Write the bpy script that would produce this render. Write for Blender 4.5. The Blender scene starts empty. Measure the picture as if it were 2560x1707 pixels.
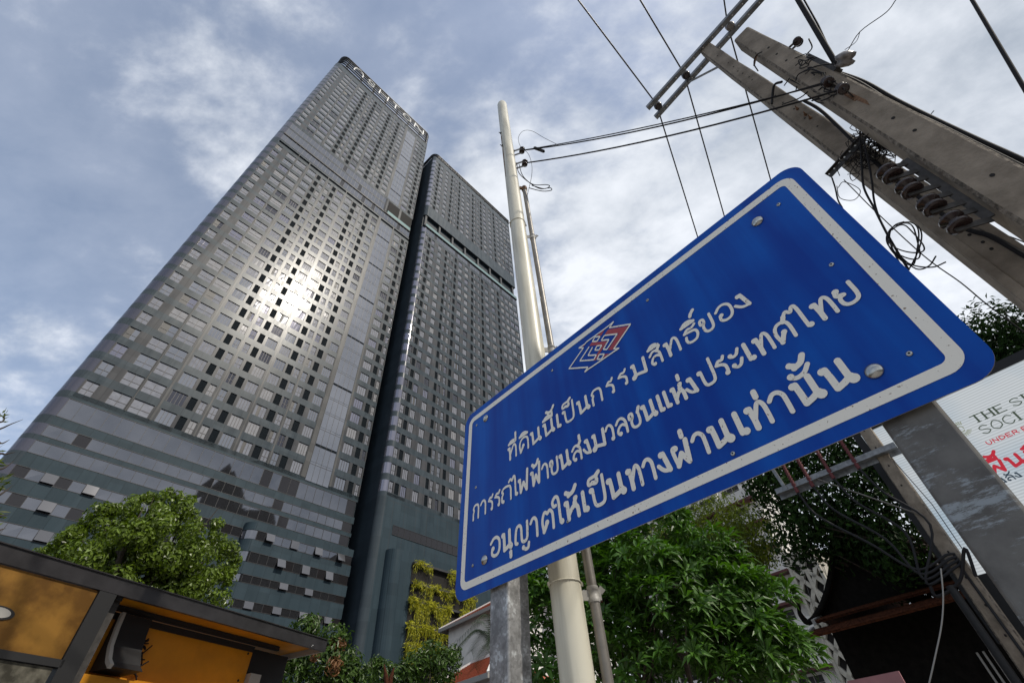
import bpy, bmesh, math, random
import numpy as np
from mathutils import Vector
random.seed(7); rng = np.random.default_rng(11)
scene = bpy.context.scene
COL = scene.collection
R_ = math.radians

# ------------------------------------------------------------------ camera
CAM = np.array([0.0, 0.0, 1.6]); FPX = 1145.8; PITCH = 0.80195; ROLL = -0.083397
_f = np.array([0, math.cos(PITCH), math.sin(PITCH)]); _u0 = np.array([0, -math.sin(PITCH), math.cos(PITCH)]); _x0 = np.array([1.0, 0, 0])
_rt = _x0*math.cos(ROLL) + _u0*math.sin(ROLL); _up = -_x0*math.sin(ROLL) + _u0*math.cos(ROLL)
cam = bpy.data.cameras.new("camera"); camo = bpy.data.objects.new("camera", cam); COL.objects.link(camo)
cam.sensor_width = 36; cam.lens = FPX/2560*36; cam.clip_end = 5000; cam.clip_start = 0.05
from mathutils import Matrix
camo.matrix_world = Matrix(((_rt[0], _up[0], -_f[0], CAM[0]), (_rt[1], _up[1], -_f[1], CAM[1]), (_rt[2], _up[2], -_f[2], CAM[2]), (0, 0, 0, 1)))
scene.camera = camo

# ------------------------------------------------------------------ sun, sky
SUN = np.array([0.6105, -0.3188, 0.7250]); SUN /= np.linalg.norm(SUN)
sl = bpy.data.lights.new("sun", 'SUN'); sl.energy = 2.7; sl.angle = R_(0.5); sl.color = (1.0, 0.93, 0.82)
so = bpy.data.objects.new("sun", sl); COL.objects.link(so)
so.rotation_euler = Vector(SUN).to_track_quat('Z', 'Y').to_euler()
world = bpy.data.worlds.new("World"); scene.world = world; world.use_nodes = True
def sky():
    nt = world.node_tree; N = nt.nodes; L = nt.links; N.clear()
    out = N.new('ShaderNodeOutputWorld'); st = N.new('ShaderNodeTexSky'); st.sky_type = 'NISHITA'; st.sun_disc = False
    st.sun_elevation = math.asin(SUN[2]); st.sun_rotation = math.atan2(SUN[0], SUN[1])
    st.altitude = 0; st.air_density = 1.0; st.dust_density = 1.6; st.ozone_density = 1.2
    bg = N.new('ShaderNodeBackground'); bg.inputs[1].default_value = 0.145; L.new(st.outputs[0], bg.inputs[0])
    geo = N.new('ShaderNodeTexCoord'); sep = N.new('ShaderNodeSeparateXYZ'); L.new(geo.outputs['Generated'], sep.inputs[0])
    def math_(op, a, b=None, clamp=False):
        m = N.new('ShaderNodeMath'); m.operation = op; m.use_clamp = clamp
        for i, x in enumerate((a, b)):
            if x is None: continue
            if isinstance(x, (int, float)): m.inputs[i].default_value = x
            else: L.new(x, m.inputs[i])
        return m.outputs[0]
    zz = math_('ADD', math_('MAXIMUM', sep.outputs[2], 0.0), 0.22)
    cx = math_('DIVIDE', sep.outputs[0], zz); cy = math_('DIVIDE', sep.outputs[1], zz)
    cmb = N.new('ShaderNodeCombineXYZ'); L.new(cx, cmb.inputs[0]); L.new(cy, cmb.inputs[1])
    def noise(scale, det, rough, dist, off):
        mp = N.new('ShaderNodeMapping'); mp.inputs['Location'].default_value = off; mp.inputs['Rotation'].default_value = (0, 0, 0.9); mp.inputs['Scale'].default_value = (1, 1.45, 1)
        L.new(cmb.outputs[0], mp.inputs[0])
        n = N.new('ShaderNodeTexNoise'); n.inputs['Scale'].default_value = scale; n.inputs['Detail'].default_value = det
        n.inputs['Roughness'].default_value = rough; n.inputs['Distortion'].default_value = dist; L.new(mp.outputs[0], n.inputs['Vector'])
        return n.outputs['Fac']
    n1 = noise(1.8, 11, 0.60, 0.18, (3.1, 1.7, 0)); n2 = noise(6.5, 9, 0.58, 0.10, (7.3, 2.2, 0)); n3 = noise(0.75, 3, 0.5, 0.2, (1.0, 9.4, 0))
    # heavier overcast towards the right-hand half of the sky
    side = math_('ADD', math_('MULTIPLY', sep.outputs[0], 0.36), 0.085)
    low = math_('MULTIPLY', math_('SUBTRACT', 0.66, sep.outputs[2]), 0.42)
    d = math_('ADD', math_('ADD', n1, math_('MULTIPLY', math_('SUBTRACT', n2, 0.5), 0.50)), math_('ADD', side, low))
    ramp = N.new('ShaderNodeValToRGB'); ramp.color_ramp.interpolation = 'EASE'
    e = ramp.color_ramp.elements; e[0].position = 0.33; e[0].color = (0.27, 0.27, 0.27, 1); e[1].position = 0.63; e[1].color = (0.96, 0.96, 0.96, 1)
    L.new(d, ramp.inputs[0])
    shade = N.new('ShaderNodeValToRGB'); s = shade.color_ramp.elements
    s[0].position = 0.32; s[0].color = (0.30, 0.35, 0.42, 1); s[1].position = 0.62; s[1].color = (0.80, 0.83, 0.88, 1)
    L.new(math_('ADD', math_('MULTIPLY', n3, 0.55), math_('MULTIPLY', n2, 0.45)), shade.inputs[0])
    bc = N.new('ShaderNodeBackground'); bc.inputs[1].default_value = 1.0; L.new(shade.outputs[0], bc.inputs[0])
    mix = N.new('ShaderNodeMixShader'); L.new(ramp.outputs[0], mix.inputs[0]); L.new(bg.outputs[0], mix.inputs[1]); L.new(bc.outputs[0], mix.inputs[2])
    L.new(mix.outputs[0], out.inputs[0])
sky()
scene.view_settings.view_transform = 'Standard'; scene.view_settings.look = 'None'
scene.view_settings.exposure = 0.28; scene.view_settings.gamma = 1.0; scene.view_settings.use_curve_mapping = False

# ------------------------------------------------------------------ geometry helpers
def ray(px, py):
    d = (px-1280)/FPX*_rt - (py-853.5)/FPX*_up + _f
    return d/np.linalg.norm(d)
def at_r(px, py, r):                      # point of that view ray at horizontal distance r
    g = ray(px, py); return CAM + g*(r/math.hypot(g[0], g[1]))
def at_z(px, py, z):
    g = ray(px, py); return CAM + g*((z-CAM[2])/g[2])
def at_pl(px, py, n, D):                  # on the plane n.(X-CAM) = -D
    g = ray(px, py); return CAM + g*(-D/(g@n))
def V(*a): return np.array(a, float)
def nrm(v): v = np.asarray(v, float); return v/np.linalg.norm(v)
UPV = V(0, 0, 1)

class MB:
    def __init__(s): s.v = []; s.f = []; s.m = []; s.sm = []
    def face(s, pts, m=0, smooth=False):
        b = len(s.v); s.v.extend([tuple(p) for p in pts]); s.f.append(tuple(range(b, b+len(pts)))); s.m.append(m); s.sm.append(smooth)
    def raw(s, vs, fs, m=0, smooth=False):
        b = len(s.v); s.v.extend([tuple(p) for p in vs])
        for f in fs: s.f.append(tuple(b+i for i in f)); s.m.append(m); s.sm.append(smooth)
    def hexa(s, p, m=0):                  # 8 points: bottom ring 0-3, top ring 4-7
        s.raw(p, [(3, 2, 1, 0), (4, 5, 6, 7), (0, 1, 5, 4), (1, 2, 6, 5), (2, 3, 7, 6), (3, 0, 4, 7)], m)
    def box(s, c, a, b, h, m=0):          # centre + three half vectors
        c, a, b, h = map(np.asarray, (c, a, b, h))
        s.hexa([c-a-b-h, c+a-b-h, c+a+b-h, c-a+b-h, c-a-b+h, c+a-b+h, c+a+b+h, c-a+b+h], m)
    def span(s, F, u0, u1, v0, v1, w0, w1, m=0):   # box in a local frame F(u,v,w)
        s.hexa([F(u0, v0, w0), F(u1, v0, w0), F(u1, v0, w1), F(u0, v0, w1), F(u0, v1, w0), F(u1, v1, w0), F(u1, v1, w1), F(u0, v1, w1)], m)
    def bar(s, p0, p1, wx, wy, ref=(0, 0, 1), m=0):
        p0 = np.asarray(p0, float); p1 = np.asarray(p1, float); d = nrm(p1-p0); a = np.cross(d, ref)
        if np.linalg.norm(a) < 1e-4: a = np.cross(d, (1, 0, 0))
        a = nrm(a); b = np.cross(a, d)
        s.box((p0+p1)/2, a*wx/2, (p1-p0)/2, b*wy/2, m)
    def tube(s, pts, r, n=8, m=0, caps=True):
        pts = [np.asarray(p, float) for p in pts]; k = len(pts)
        rs = [r]*k if np.isscalar(r) else list(r)
        t = [nrm(pts[min(i+1, k-1)]-pts[max(i-1, 0)]) for i in range(k)]
        a = np.cross(t[0], UPV)
        if np.linalg.norm(a) < 1e-3: a = np.cross(t[0], (1, 0, 0))
        a = nrm(a); vs = []; fs = []
        for i in range(k):
            a = nrm(a - t[i]*(a@t[i])); b = np.cross(t[i], a)
            for j in range(n):
                th = 2*math.pi*j/n; vs.append(pts[i] + rs[i]*(math.cos(th)*a + math.sin(th)*b))
        for i in range(k-1):
            for j in range(n):
                q = (j+1) % n; fs.append((i*n+j, i*n+q, (i+1)*n+q, (i+1)*n+j))
        s.raw(vs, fs, m, True)
        if caps:
            s.raw(vs[:n], [tuple(range(n-1, -1, -1))], m); s.raw(vs[-n:], [tuple(range(n))], m)
    def lathe(s, c, axis, prof, n=14, m=0):        # prof: list of (offset along axis, radius)
        c = np.asarray(c, float); axis = nrm(axis)
        s.tube_prof(c, axis, prof, n, m)
    def tube_prof(s, c, d, prof, n, m):
        a = np.cross(d, UPV)
        if np.linalg.norm(a) < 1e-3: a = V(1, 0, 0)
        a = nrm(a); b = np.cross(d, a); vs = []; fs = []
        for (o, r) in prof:
            for j in range(n):
                th = 2*math.pi*j/n; vs.append(c + d*o + max(r, 1e-4)*(math.cos(th)*a+math.sin(th)*b))
        for i in range(len(prof)-1):
            for j in range(n):
                q = (j+1) % n; fs.append((i*n+j, i*n+q, (i+1)*n+q, (i+1)*n+j))
        s.raw(vs, fs, m, True); s.raw(vs[:n], [tuple(range(n-1, -1, -1))], m); s.raw(vs[-n:], [tuple(range(n))], m)
    def prism(s, pts, ext, m=0, back=True):        # polygon + extrusion vector
        pts = [np.asarray(p, float) for p in pts]; ext = np.asarray(ext, float); k = len(pts)
        q = [p+ext for p in pts]
        s.raw(pts+q, ([tuple(range(k-1, -1, -1))] if back else []) + [tuple(range(k, 2*k))] + [(i, (i+1) % k, k+(i+1) % k, k+i) for i in range(k)], m)
    def build(s, name, mats, parent=None, fix=False):
        me = bpy.data.meshes.new(name)
        off = np.array(parent['_o'][:]) if parent is not None else np.zeros(3)
        vs = np.array(s.v, float) if s.v else np.zeros((0, 3))
        if parent is None and len(vs):            # origin at the base of the thing
            off = V((vs[:, 0].min()+vs[:, 0].max())/2, (vs[:, 1].min()+vs[:, 1].max())/2, vs[:, 2].min())
        me.from_pydata([tuple(p) for p in (vs-off)], [], s.f)
        if not isinstance(mats, (list, tuple)): mats = [mats]
        for m in mats: me.materials.append(m)
        me.polygons.foreach_set('material_index', s.m); me.polygons.foreach_set('use_smooth', s.sm)
        if fix:
            bm = bmesh.new(); bm.from_mesh(me); bmesh.ops.recalc_face_normals(bm, faces=bm.faces); bm.to_mesh(me); bm.free()
        me.update(); o = bpy.data.objects.new(name, me); COL.objects.link(o)
        if parent is not None: o.parent = parent
        else: o.location = off
        o['_o'] = [float(x) for x in off]
        return o
MADE = []
def thing(name, label, cat, loc, group=None):
    o = bpy.data.objects.new(name, None); COL.objects.link(o); o.location = loc; o.empty_display_size = 0.2
    o['_o'] = [float(x) for x in loc]; tag(o, label, cat, group); return o
def tag(o, label, cat, group=None):
    o['label'] = label; o['category'] = cat
    if group: o['group'] = group
    return o
def struct(o, kind='structure'): o['kind'] = kind; return o
def copy_thing(root, loc, label, group):
    r = root.copy(); COL.objects.link(r); r.location = loc; r['label'] = label; r['group'] = group; r['_o'] = [float(x) for x in loc]
    for ch in [c for c in bpy.data.objects if c.parent == root]:
        c = ch.copy(); COL.objects.link(c); c.parent = r
    return r
def smooth(pts, k=6):                       # Catmull-Rom
    P = [np.asarray(p, float) for p in pts]; P = [2*P[0]-P[1]] + P + [2*P[-1]-P[-2]]; o = []
    for i in range(1, len(P)-2):
        for j in range(k):
            t = j/k; a, b, c, d = P[i-1:i+3]
            o.append(0.5*((2*b)+(-a+c)*t+(2*a-5*b+4*c-d)*t*t+(-a+3*b-3*c+d)*t**3))
    o.append(P[-2]); return o
def sag(p0, p1, s, k=14):
    p0 = np.asarray(p0); p1 = np.asarray(p1)
    return [p0+(p1-p0)*t - V(0, 0, s*4*t*(1-t)) for t in np.linspace(0, 1, k)]

# ------------------------------------------------------------------ materials
def mat(name, base, rough=0.6, metal=0.0, var=0.0, vscale=3.0, var_col=None, bump=0.0, bscale=30.0, spec=0.5, stretch=None, extra=None, det=5, lo=0.35, hi=0.68):
    m = bpy.data.materials.new(name); m.use_nodes = True; nt = m.node_tree; N = nt.nodes; L = nt.links
    b = N['Principled BSDF']; b.inputs['Base Color'].default_value = (*base, 1); b.inputs['Roughness'].default_value = rough; b.inputs['Metallic'].default_value = metal
    b.inputs['Specular IOR Level'].default_value = spec
    tc = N.new('ShaderNodeTexCoord'); vec = tc.outputs['Object']
    if stretch:
        mp = N.new('ShaderNodeMapping'); mp.inputs['Scale'].default_value = stretch; L.new(vec, mp.inputs[0]); vec = mp.outputs[0]
    if var > 0 or var_col:
        n = N.new('ShaderNodeTexNoise'); n.inputs['Scale'].default_value = vscale; n.inputs['Detail'].default_value = det; n.inputs['Roughness'].default_value = 0.6; L.new(vec, n.inputs['Vector'])
        r = N.new('ShaderNodeValToRGB'); r.color_ramp.elements[0].position = lo; r.color_ramp.elements[1].position = hi
        c2 = var_col if var_col else tuple(min(1, x*(1+var)) for x in base); c1 = base if var_col else tuple(x*(1-var) for x in base)
        r.color_ramp.elements[0].color = (*c1, 1); r.color_ramp.elements[1].color = (*c2, 1)
        L.new(n.outputs['Fac'], r.inputs[0]); L.new(r.outputs[0], b.inputs['Base Color'])
    if bump > 0:
        n2 = N.new('ShaderNodeTexNoise'); n2.inputs['Scale'].default_value = bscale; n2.inputs['Detail'].default_value = 4; L.new(vec, n2.inputs['Vector'])
        bp = N.new('ShaderNodeBump'); bp.inputs['Strength'].default_value = bump; bp.inputs['Distance'].default_value = 0.01; L.new(n2.outputs['Fac'], bp.inputs['Height']); L.new(bp.outputs[0], b.inputs['Normal'])
    if extra: extra(nt, b, vec)
    return m
def leaf_mat(name, base, var=0.35, rough=0.38, trans=0.3, spec=0.4):
    m = bpy.data.materials.new(name); m.use_nodes = True; nt = m.node_tree; N = nt.nodes; L = nt.links
    b = N['Principled BSDF']; out = N['Material Output']; b.inputs['Roughness'].default_value = rough; b.inputs['Specular IOR Level'].default_value = spec
    gi = N.new('ShaderNodeNewGeometry'); r = N.new('ShaderNodeValToRGB')
    r.color_ramp.elements[0].color = (*[x*(1-var) for x in base], 1); r.color_ramp.elements[1].color = (*[x*(1+var) for x in base], 1)
    L.new(gi.outputs['Random Per Island'], r.inputs[0]); L.new(r.outputs[0], b.inputs['Base Color'])
    t = N.new('ShaderNodeBsdfTranslucent'); mx = N.new('ShaderNodeMixShader'); mx.inputs[0].default_value = trans
    hs = N.new('ShaderNodeHueSaturation'); hs.inputs['Value'].default_value = 1.5; hs.inputs['Saturation'].default_value = 1.1; L.new(r.outputs[0], hs.inputs['Color']); L.new(hs.outputs[0], t.inputs[0])
    L.new(b.outputs[0], mx.inputs[1]); L.new(t.outputs[0], mx.inputs[2]); L.new(mx.outputs[0], out.inputs[0]); return m
M = {}
M['asphalt'] = mat('asphalt', (0.05, 0.05, 0.05), 0.9, var=0.3, vscale=8)
M['pave'] = mat('pavement', (0.30, 0.28, 0.26), 0.85, var=0.2, vscale=2)
M['concrete'] = mat('pole_concrete', (0.15, 0.122, 0.092), 0.9, vscale=4.5, var_col=(0.30, 0.25, 0.195), bump=0.5, bscale=60, det=8)
M['concrete_rough'] = mat('rough_concrete', (0.06, 0.048, 0.038), 0.95, vscale=30, var_col=(0.26, 0.22, 0.175), bump=1.0, bscale=90, det=8)
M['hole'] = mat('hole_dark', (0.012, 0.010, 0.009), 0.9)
def galv_extra(nt, b, vec):
    N = nt.nodes; L = nt.links
    v = N.new('ShaderNodeTexVoronoi'); v.inputs['Scale'].default_value = 85; L.new(vec, v.inputs['Vector'])
    n = N.new('ShaderNodeTexNoise'); n.inputs['Scale'].default_value = 16; n.inputs['Detail'].default_value = 10; L.new(vec, n.inputs['Vector'])
    mx = N.new('ShaderNodeMix'); mx.data_type = 'FLOAT'; mx.inputs[0].default_value = 0.78; L.new(v.outputs['Color'], mx.inputs[2]); L.new(n.outputs['Fac'], mx.inputs[3])
    r = N.new('ShaderNodeValToRGB'); e = r.color_ramp.elements; e[0].position = 0.36; e[0].color = (0.17, 0.17, 0.17, 1); e[1].position = 0.60; e[1].color = (0.33, 0.33, 0.33, 1)
    e2 = r.color_ramp.elements.new(0.66); e2.color = (0.50, 0.52, 0.53, 1)
    L.new(mx.outputs[0], r.inputs[0]); L.new(r.outputs[0], b.inputs['Base Color'])
    r2 = N.new('ShaderNodeMapRange'); r2.inputs['To Min'].default_value = 0.36; r2.inputs['To Max'].default_value = 0.62; L.new(n.outputs['Fac'], r2.inputs[0]); L.new(r2.outputs[0], b.inputs['Roughness'])
M['galv'] = mat('galvanised_steel', (0.25, 0.25, 0.25), 0.5, 0.55, extra=galv_extra)
def galv2_extra(nt, b, vec):
    N = nt.nodes; L = nt.links
    def nz(sc, scale, det, rough):
        mp = N.new('ShaderNodeMapping'); mp.inputs['Scale'].default_value = sc; L.new(vec, mp.inputs[0])
        n = N.new('ShaderNodeTexNoise'); n.inputs['Scale'].default_value = scale; n.inputs['Detail'].default_value = det; n.inputs['Roughness'].default_value = rough; L.new(mp.outputs[0], n.inputs['Vector']); return n.outputs['Fac']
    a = nz((7, 7, 34), 2.6, 14, .82); c = nz((3, 3, 7.0), 1.5, 3, .5); g = nz((1, 1, 1), 11, 6, .6)
    m = N.new('ShaderNodeMath'); m.operation = 'MULTIPLY'; L.new(a, m.inputs[0]); L.new(c, m.inputs[1])
    r = N.new('ShaderNodeValToRGB'); e = r.color_ramp.elements; e[0].position = 0.272; e[0].color = (0, 0, 0, 1); e[1].position = 0.325; e[1].color = (1, 1, 1, 1); L.new(m.outputs[0], r.inputs[0])
    q = N.new('ShaderNodeValToRGB'); e = q.color_ramp.elements; e[0].position = 0.35; e[0].color = (0.085, 0.081, 0.076, 1); e[1].position = 0.65; e[1].color = (0.14, 0.135, 0.126, 1); L.new(g, q.inputs[0])
    mx = N.new('ShaderNodeMix'); mx.data_type = 'RGBA'; L.new(r.outputs[0], mx.inputs[0]); L.new(q.outputs[0], mx.inputs[6]); mx.inputs[7].default_value = (0.26, 0.29, 0.31, 1); L.new(mx.outputs[2], b.inputs['Base Color'])
M['galv_worn'] = mat('galvanised_steel_stained', (0.2, 0.2, 0.2), 0.6, 0.25, extra=galv2_extra)
M['steel'] = mat('angle_steel', (0.21, 0.215, 0.22), 0.5, 0.6, var=0.3, vscale=12)
M['steel_dark'] = mat('old_steel', (0.048, 0.044, 0.041), 0.65, 0.3, var=0.35, vscale=20)
M['rust'] = mat('rusty_steel', (0.16, 0.085, 0.045), 0.85, 0.1, var=0.5, vscale=40)
M['bolt'] = mat('bolt_steel', (0.42, 0.42, 0.40), 0.22, 0.95, var=0.2, vscale=60)
M['cable'] = mat('cable_rubber', (0.012, 0.011, 0.012), 0.75, spec=0.25)
M['cable_grey'] = mat('weathered_cable', (0.022, 0.022, 0.024), 0.75, spec=.2)
M['wire'] = mat('bare_wire', (0.03, 0.028, 0.028), 0.5, 0.3)
M['porcelain'] = mat('brown_porcelain', (0.026, 0.014, 0.013), 0.25, var=0.3, vscale=30)
M['porcelain_grey'] = mat('grey_porcelain', (0.22, 0.20, 0.19), 0.3, var=0.4, vscale=25)
M['red_paint'] = mat('red_insulator', (0.11, 0.020, 0.022), 0.7)
def cream_extra(nt, b, vec):
    N = nt.nodes; L = nt.links
    mp = N.new('ShaderNodeMapping'); mp.inputs['Scale'].default_value = (9, 9, 0.8); L.new(vec, mp.inputs[0])
    n = N.new('ShaderNodeTexNoise'); n.inputs['Scale'].default_value = 2.0; n.inputs['Detail'].default_value = 6; L.new(mp.outputs[0], n.inputs['Vector'])
    r = N.new('ShaderNodeValToRGB'); e = r.color_ramp.elements; e[0].position = 0.3; e[0].color = (0.40, 0.375, 0.295, 1); e[1].position = 0.55; e[1].color = (0.60, 0.575, 0.475, 1)
    L.new(n.outputs['Fac'], r.inputs[0]); L.new(r.outputs[0], b.inputs['Base Color'])
M['cream'] = mat('cream_paint', (0.6, 0.57, 0.48), 0.42, extra=cream_extra)
M['conduit'] = mat('grey_conduit', (0.20, 0.185, 0.165), 0.45, 0.35, var=0.2, vscale=10)
def sign_extra(nt, b, vec):
    N = nt.nodes; L = nt.links
    w = N.new('ShaderNodeTexVoronoi'); w.feature = 'DISTANCE_TO_EDGE'; w.inputs['Scale'].default_value = 75; w.inputs['Randomness'].default_value = 0.12; L.new(vec, w.inputs['Vector'])
    n = N.new('ShaderNodeTexNoise'); n.inputs['Scale'].default_value = 1.6; n.inputs['Detail'].default_value = 6; L.new(vec, n.inputs['Vector'])
    mp = N.new('ShaderNodeMapping'); mp.inputs['Scale'].default_value = (7, 7, 0.35); L.new(vec, mp.inputs[0])
    n2 = N.new('ShaderNodeTexNoise'); n2.inputs['Scale'].default_value = 1.5; n2.inputs['Detail'].default_value = 4; L.new(mp.outputs[0], n2.inputs['Vector'])
    ad = N.new('ShaderNodeMath'); ad.operation = 'MULTIPLY'; L.new(n.outputs['Fac'], ad.inputs[0]); L.new(n2.outputs['Fac'], ad.inputs[1])
    r = N.new('ShaderNodeValToRGB'); e = r.color_ramp.elements; e[0].position = 0.17; e[0].color = (0.0010, 0.040, 0.29, 1); e[1].position = 0.40; e[1].color = (0.0014, 0.088, 0.43, 1); L.new(ad.outputs[0], r.inputs[0])
    gt = N.new('ShaderNodeMapRange'); gt.inputs['From Max'].default_value = 0.0035; gt.inputs['To Min'].default_value = 1.35; gt.inputs['To Max'].default_value = 1.0; L.new(w.outputs['Distance'], gt.inputs[0])
    mx = N.new('ShaderNodeMix'); mx.data_type = 'RGBA'; mx.blend_type = 'MULTIPLY'; mx.inputs[0].default_value = 1; L.new(r.outputs[0], mx.inputs[6]); L.new(gt.outputs[0], mx.inputs[7]); L.new(mx.outputs[2], b.inputs['Base Color'])
M['blue'] = mat('blue_sheeting', (0, .04, .36), 0.34, extra=sign_extra, spec=0.14)
def white_extra(nt, b, vec):
    N = nt.nodes; L = nt.links
    n = N.new('ShaderNodeTexNoise'); n.inputs['Scale'].default_value = 95; n.inputs['Detail'].default_value = 3; L.new(vec, n.inputs['Vector'])
    r = N.new('ShaderNodeValToRGB'); e = r.color_ramp.elements; e[0].position = 0.29; e[0].color = (0.20, 0.13, 0.08, 1); e[1].position = 0.345; e[1].color = (0.78, 0.745, 0.66, 1); L.new(n.outputs['Fac'], r.inputs[0])
    w = N.new('ShaderNodeTexVoronoi'); w.feature = 'DISTANCE_TO_EDGE'; w.inputs['Scale'].default_value = 75; w.inputs['Randomness'].default_value = 0.12; L.new(vec, w.inputs['Vector'])
    gt = N.new('ShaderNodeMapRange'); gt.inputs['From Max'].default_value = 0.004; gt.inputs['To Min'].default_value = 0.8; gt.inputs['To Max'].default_value = 1.0; L.new(w.outputs['Distance'], gt.inputs[0])
    mx = N.new('ShaderNodeMix'); mx.data_type = 'RGBA'; mx.blend_type = 'MULTIPLY'; mx.inputs[0].default_value = 1; L.new(r.outputs[0], mx.inputs[6]); L.new(gt.outputs[0], mx.inputs[7]); L.new(mx.outputs[2], b.inputs['Base Color'])
M['white_sheet'] = mat('white_sheeting', (.55, .52, .45), 0.45, extra=white_extra)
M['red_sheet'] = mat('red_sheeting', (0.33, 0.03, 0.04), 0.4)
M['alu'] = mat('aluminium_edge', (0.35, 0.34, 0.32), 0.45, 0.7)
# towers
def clad(name, c1, c2, rough=0.36, metal=0.55):
    def ex(nt, b, vec):
        N = nt.nodes; L = nt.links
        mp = N.new('ShaderNodeMapping'); mp.inputs['Scale'].default_value = (1, 1, 0.12); L.new(vec, mp.inputs[0])
        n = N.new('ShaderNodeTexNoise'); n.inputs['Scale'].default_value = 1.1; n.inputs['Detail'].default_value = 7; n.inputs['Roughness'].default_value = 0.62; L.new(mp.outputs[0], n.inputs['Vector'])
        r = N.new('ShaderNodeValToRGB'); e = r.color_ramp.elements; e[0].position = 0.3; e[0].color = (*c1, 1); e[1].position = 0.72; e[1].color = (*c2, 1)
        L.new(n.outputs['Fac'], r.inputs[0])
        # panel joints and a slight tone change from panel to panel
        def mt(op, a, b_=0.0):
            q = N.new('ShaderNodeMath'); q.operation = op
            for i_, x in enumerate((a, b_)):
                if isinstance(x, (int, float)): q.inputs[i_].default_value = x
                else: L.new(x, q.inputs[i_])
            return q.outputs[0]
        dp = N.new('ShaderNodeVectorMath'); dp.operation = 'DOT_PRODUCT'; dp.inputs[1].default_value = (math.sin(R_(39.5)), math.cos(R_(39.5)), 0); L.new(vec, dp.inputs[0])
        u = mt('DIVIDE', dp.outputs['Value'], 1.22); ln = mt('LESS_THAN', mt('FRACT', u), 0.028)
        sz = N.new('ShaderNodeSeparateXYZ'); L.new(vec, sz.inputs[0]); cv = N.new('ShaderNodeCombineXYZ'); L.new(mt('FLOOR', u), cv.inputs[0]); L.new(mt('FLOOR', mt('DIVIDE', sz.outputs[2], 1.43)), cv.inputs[1])
        wn = N.new('ShaderNodeTexWhiteNoise'); L.new(cv.outputs[0], wn.inputs['Vector'])
        k = mt('MULTIPLY', mt('ADD', mt('MULTIPLY', wn.outputs['Value'], 0.22), 0.89), mt('SUBTRACT', 1.0, mt('MULTIPLY', ln, 0.42)))
        vm = N.new('ShaderNodeVectorMath'); vm.operation = 'SCALE'; L.new(r.outputs[0], vm.inputs[0]); L.new(k, vm.inputs['Scale']); L.new(vm.outputs[0], b.inputs['Base Color'])
        r2 = N.new('ShaderNodeMapRange'); r2.inputs['To Min'].default_value = rough-0.07; r2.inputs['To Max'].default_value = rough+0.09; L.new(n.outputs['Fac'], r2.inputs[0]); L.new(r2.outputs[0], b.inputs['Roughness'])
    return mat(name, c1, rough, metal, extra=ex, spec=0.115)
M['band'] = clad('teal_grey_cladding', (0.042, 0.056, 0.067), (0.062, 0.077, 0.088), 0.26, 0.0)
M['pier'] = clad('warm_grey_cladding', (0.055, 0.057, 0.062), (0.080, 0.081, 0.085), 0.24, 0.0)
M['fin'] = clad('pale_grey_cladding', (0.088, 0.088, 0.088), (0.118, 0.117, 0.114), 0.24, 0.0)
M['podium'] = clad('slate_teal_cladding', (0.025, 0.042, 0.054), (0.037, 0.057, 0.070), 0.46, 0.0)
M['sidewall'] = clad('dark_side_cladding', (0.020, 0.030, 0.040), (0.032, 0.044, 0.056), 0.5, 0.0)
M['corner_glass'] = mat('shaded_corner_glass', (0.10, 0.10, 0.125), 0.12, 0.6)  # darker glass: the corner's weaker sun and dim reflections put into the colour
M['frame'] = mat('window_frame', (0.030, 0.029, 0.031), 0.45, 0.3)
M['glass'] = mat('tinted_glass', (0.28, 0.285, 0.305), 0.05, 0.8, spec=0.6)
M['glass_curtain'] = mat('glass_over_curtain', (0.275, 0.275, 0.295), 0.055, 0.45, var=0.12, vscale=2.0, spec=0.6)
M['glass_violet'] = mat('violet_glass', (0.25, 0.245, 0.29), 0.045, 0.8, spec=0.6)
M['glass_deep'] = mat('deep_tinted_glass', (0.10, 0.10, 0.115), 0.05, 0.8)
M['glass_pale'] = mat('pale_curtain_glass', (0.30, 0.295, 0.30), 0.08, 0.25, var=0.1, vscale=2.0)
M['glass_dark'] = mat('dark_opening', (0.012, 0.011, 0.012), 0.5)
M['louvre'] = mat('dark_louvre', (0.007, 0.011, 0.015), 0.7, 0.0, spec=0.06)
M['pod_glass'] = mat('podium_glass', (0.185, 0.190, 0.208), 0.03, 0.9, spec=0.6)
M['pod_dark'] = mat('smoked_glass', (0.030, 0.028, 0.030), 0.1, 0.4, spec=0.6)
M['awn'] = mat('open_sash_glass', (0.16, 0.16, 0.17), 0.08, 0.6)
M['railglass'] = mat('terrace_rail_glass', (0.20, 0.30, 0.29), 0.15, 0.25)
M['letter'] = mat('white_letter', (0.82, 0.81, 0.78), 0.4)
M['crown'] = mat('crown_steel', (0.030, 0.033, 0.040), 0.45, 0.4)
M['white_wall'] = mat('white_render', (0.72, 0.70, 0.66), 0.8, var=0.08, vscale=1.5)
M['cream_wall'] = mat('cream_render', (0.46, 0.43, 0.36), 0.8, var=0.15, vscale=1.0)
M['maroon'] = mat('maroon_trim', (0.10, 0.028, 0.026), 0.6)
M['tile'] = mat('orange_roof_tile', (0.33, 0.080, 0.035), 0.6, var=0.35, vscale=9)
M['tile_dark'] = mat('dark_roof_tile', (0.060, 0.020, 0.009), 0.85, var=0.5, vscale=22, spec=.15)
M['wood_dark'] = mat('dark_teak', (0.008, 0.007, 0.006), 0.9, var=0.4, vscale=10, spec=.1)
M['trunk'] = mat('bark', (0.055, 0.042, 0.032), 0.9, var=0.4, vscale=12, bump=0.6)
M['yellow'] = mat('yellow_enamel', (0.50, 0.205, 0.006), 0.42, var=0.16, vscale=3.5, bump=.08, bscale=25)
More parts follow.
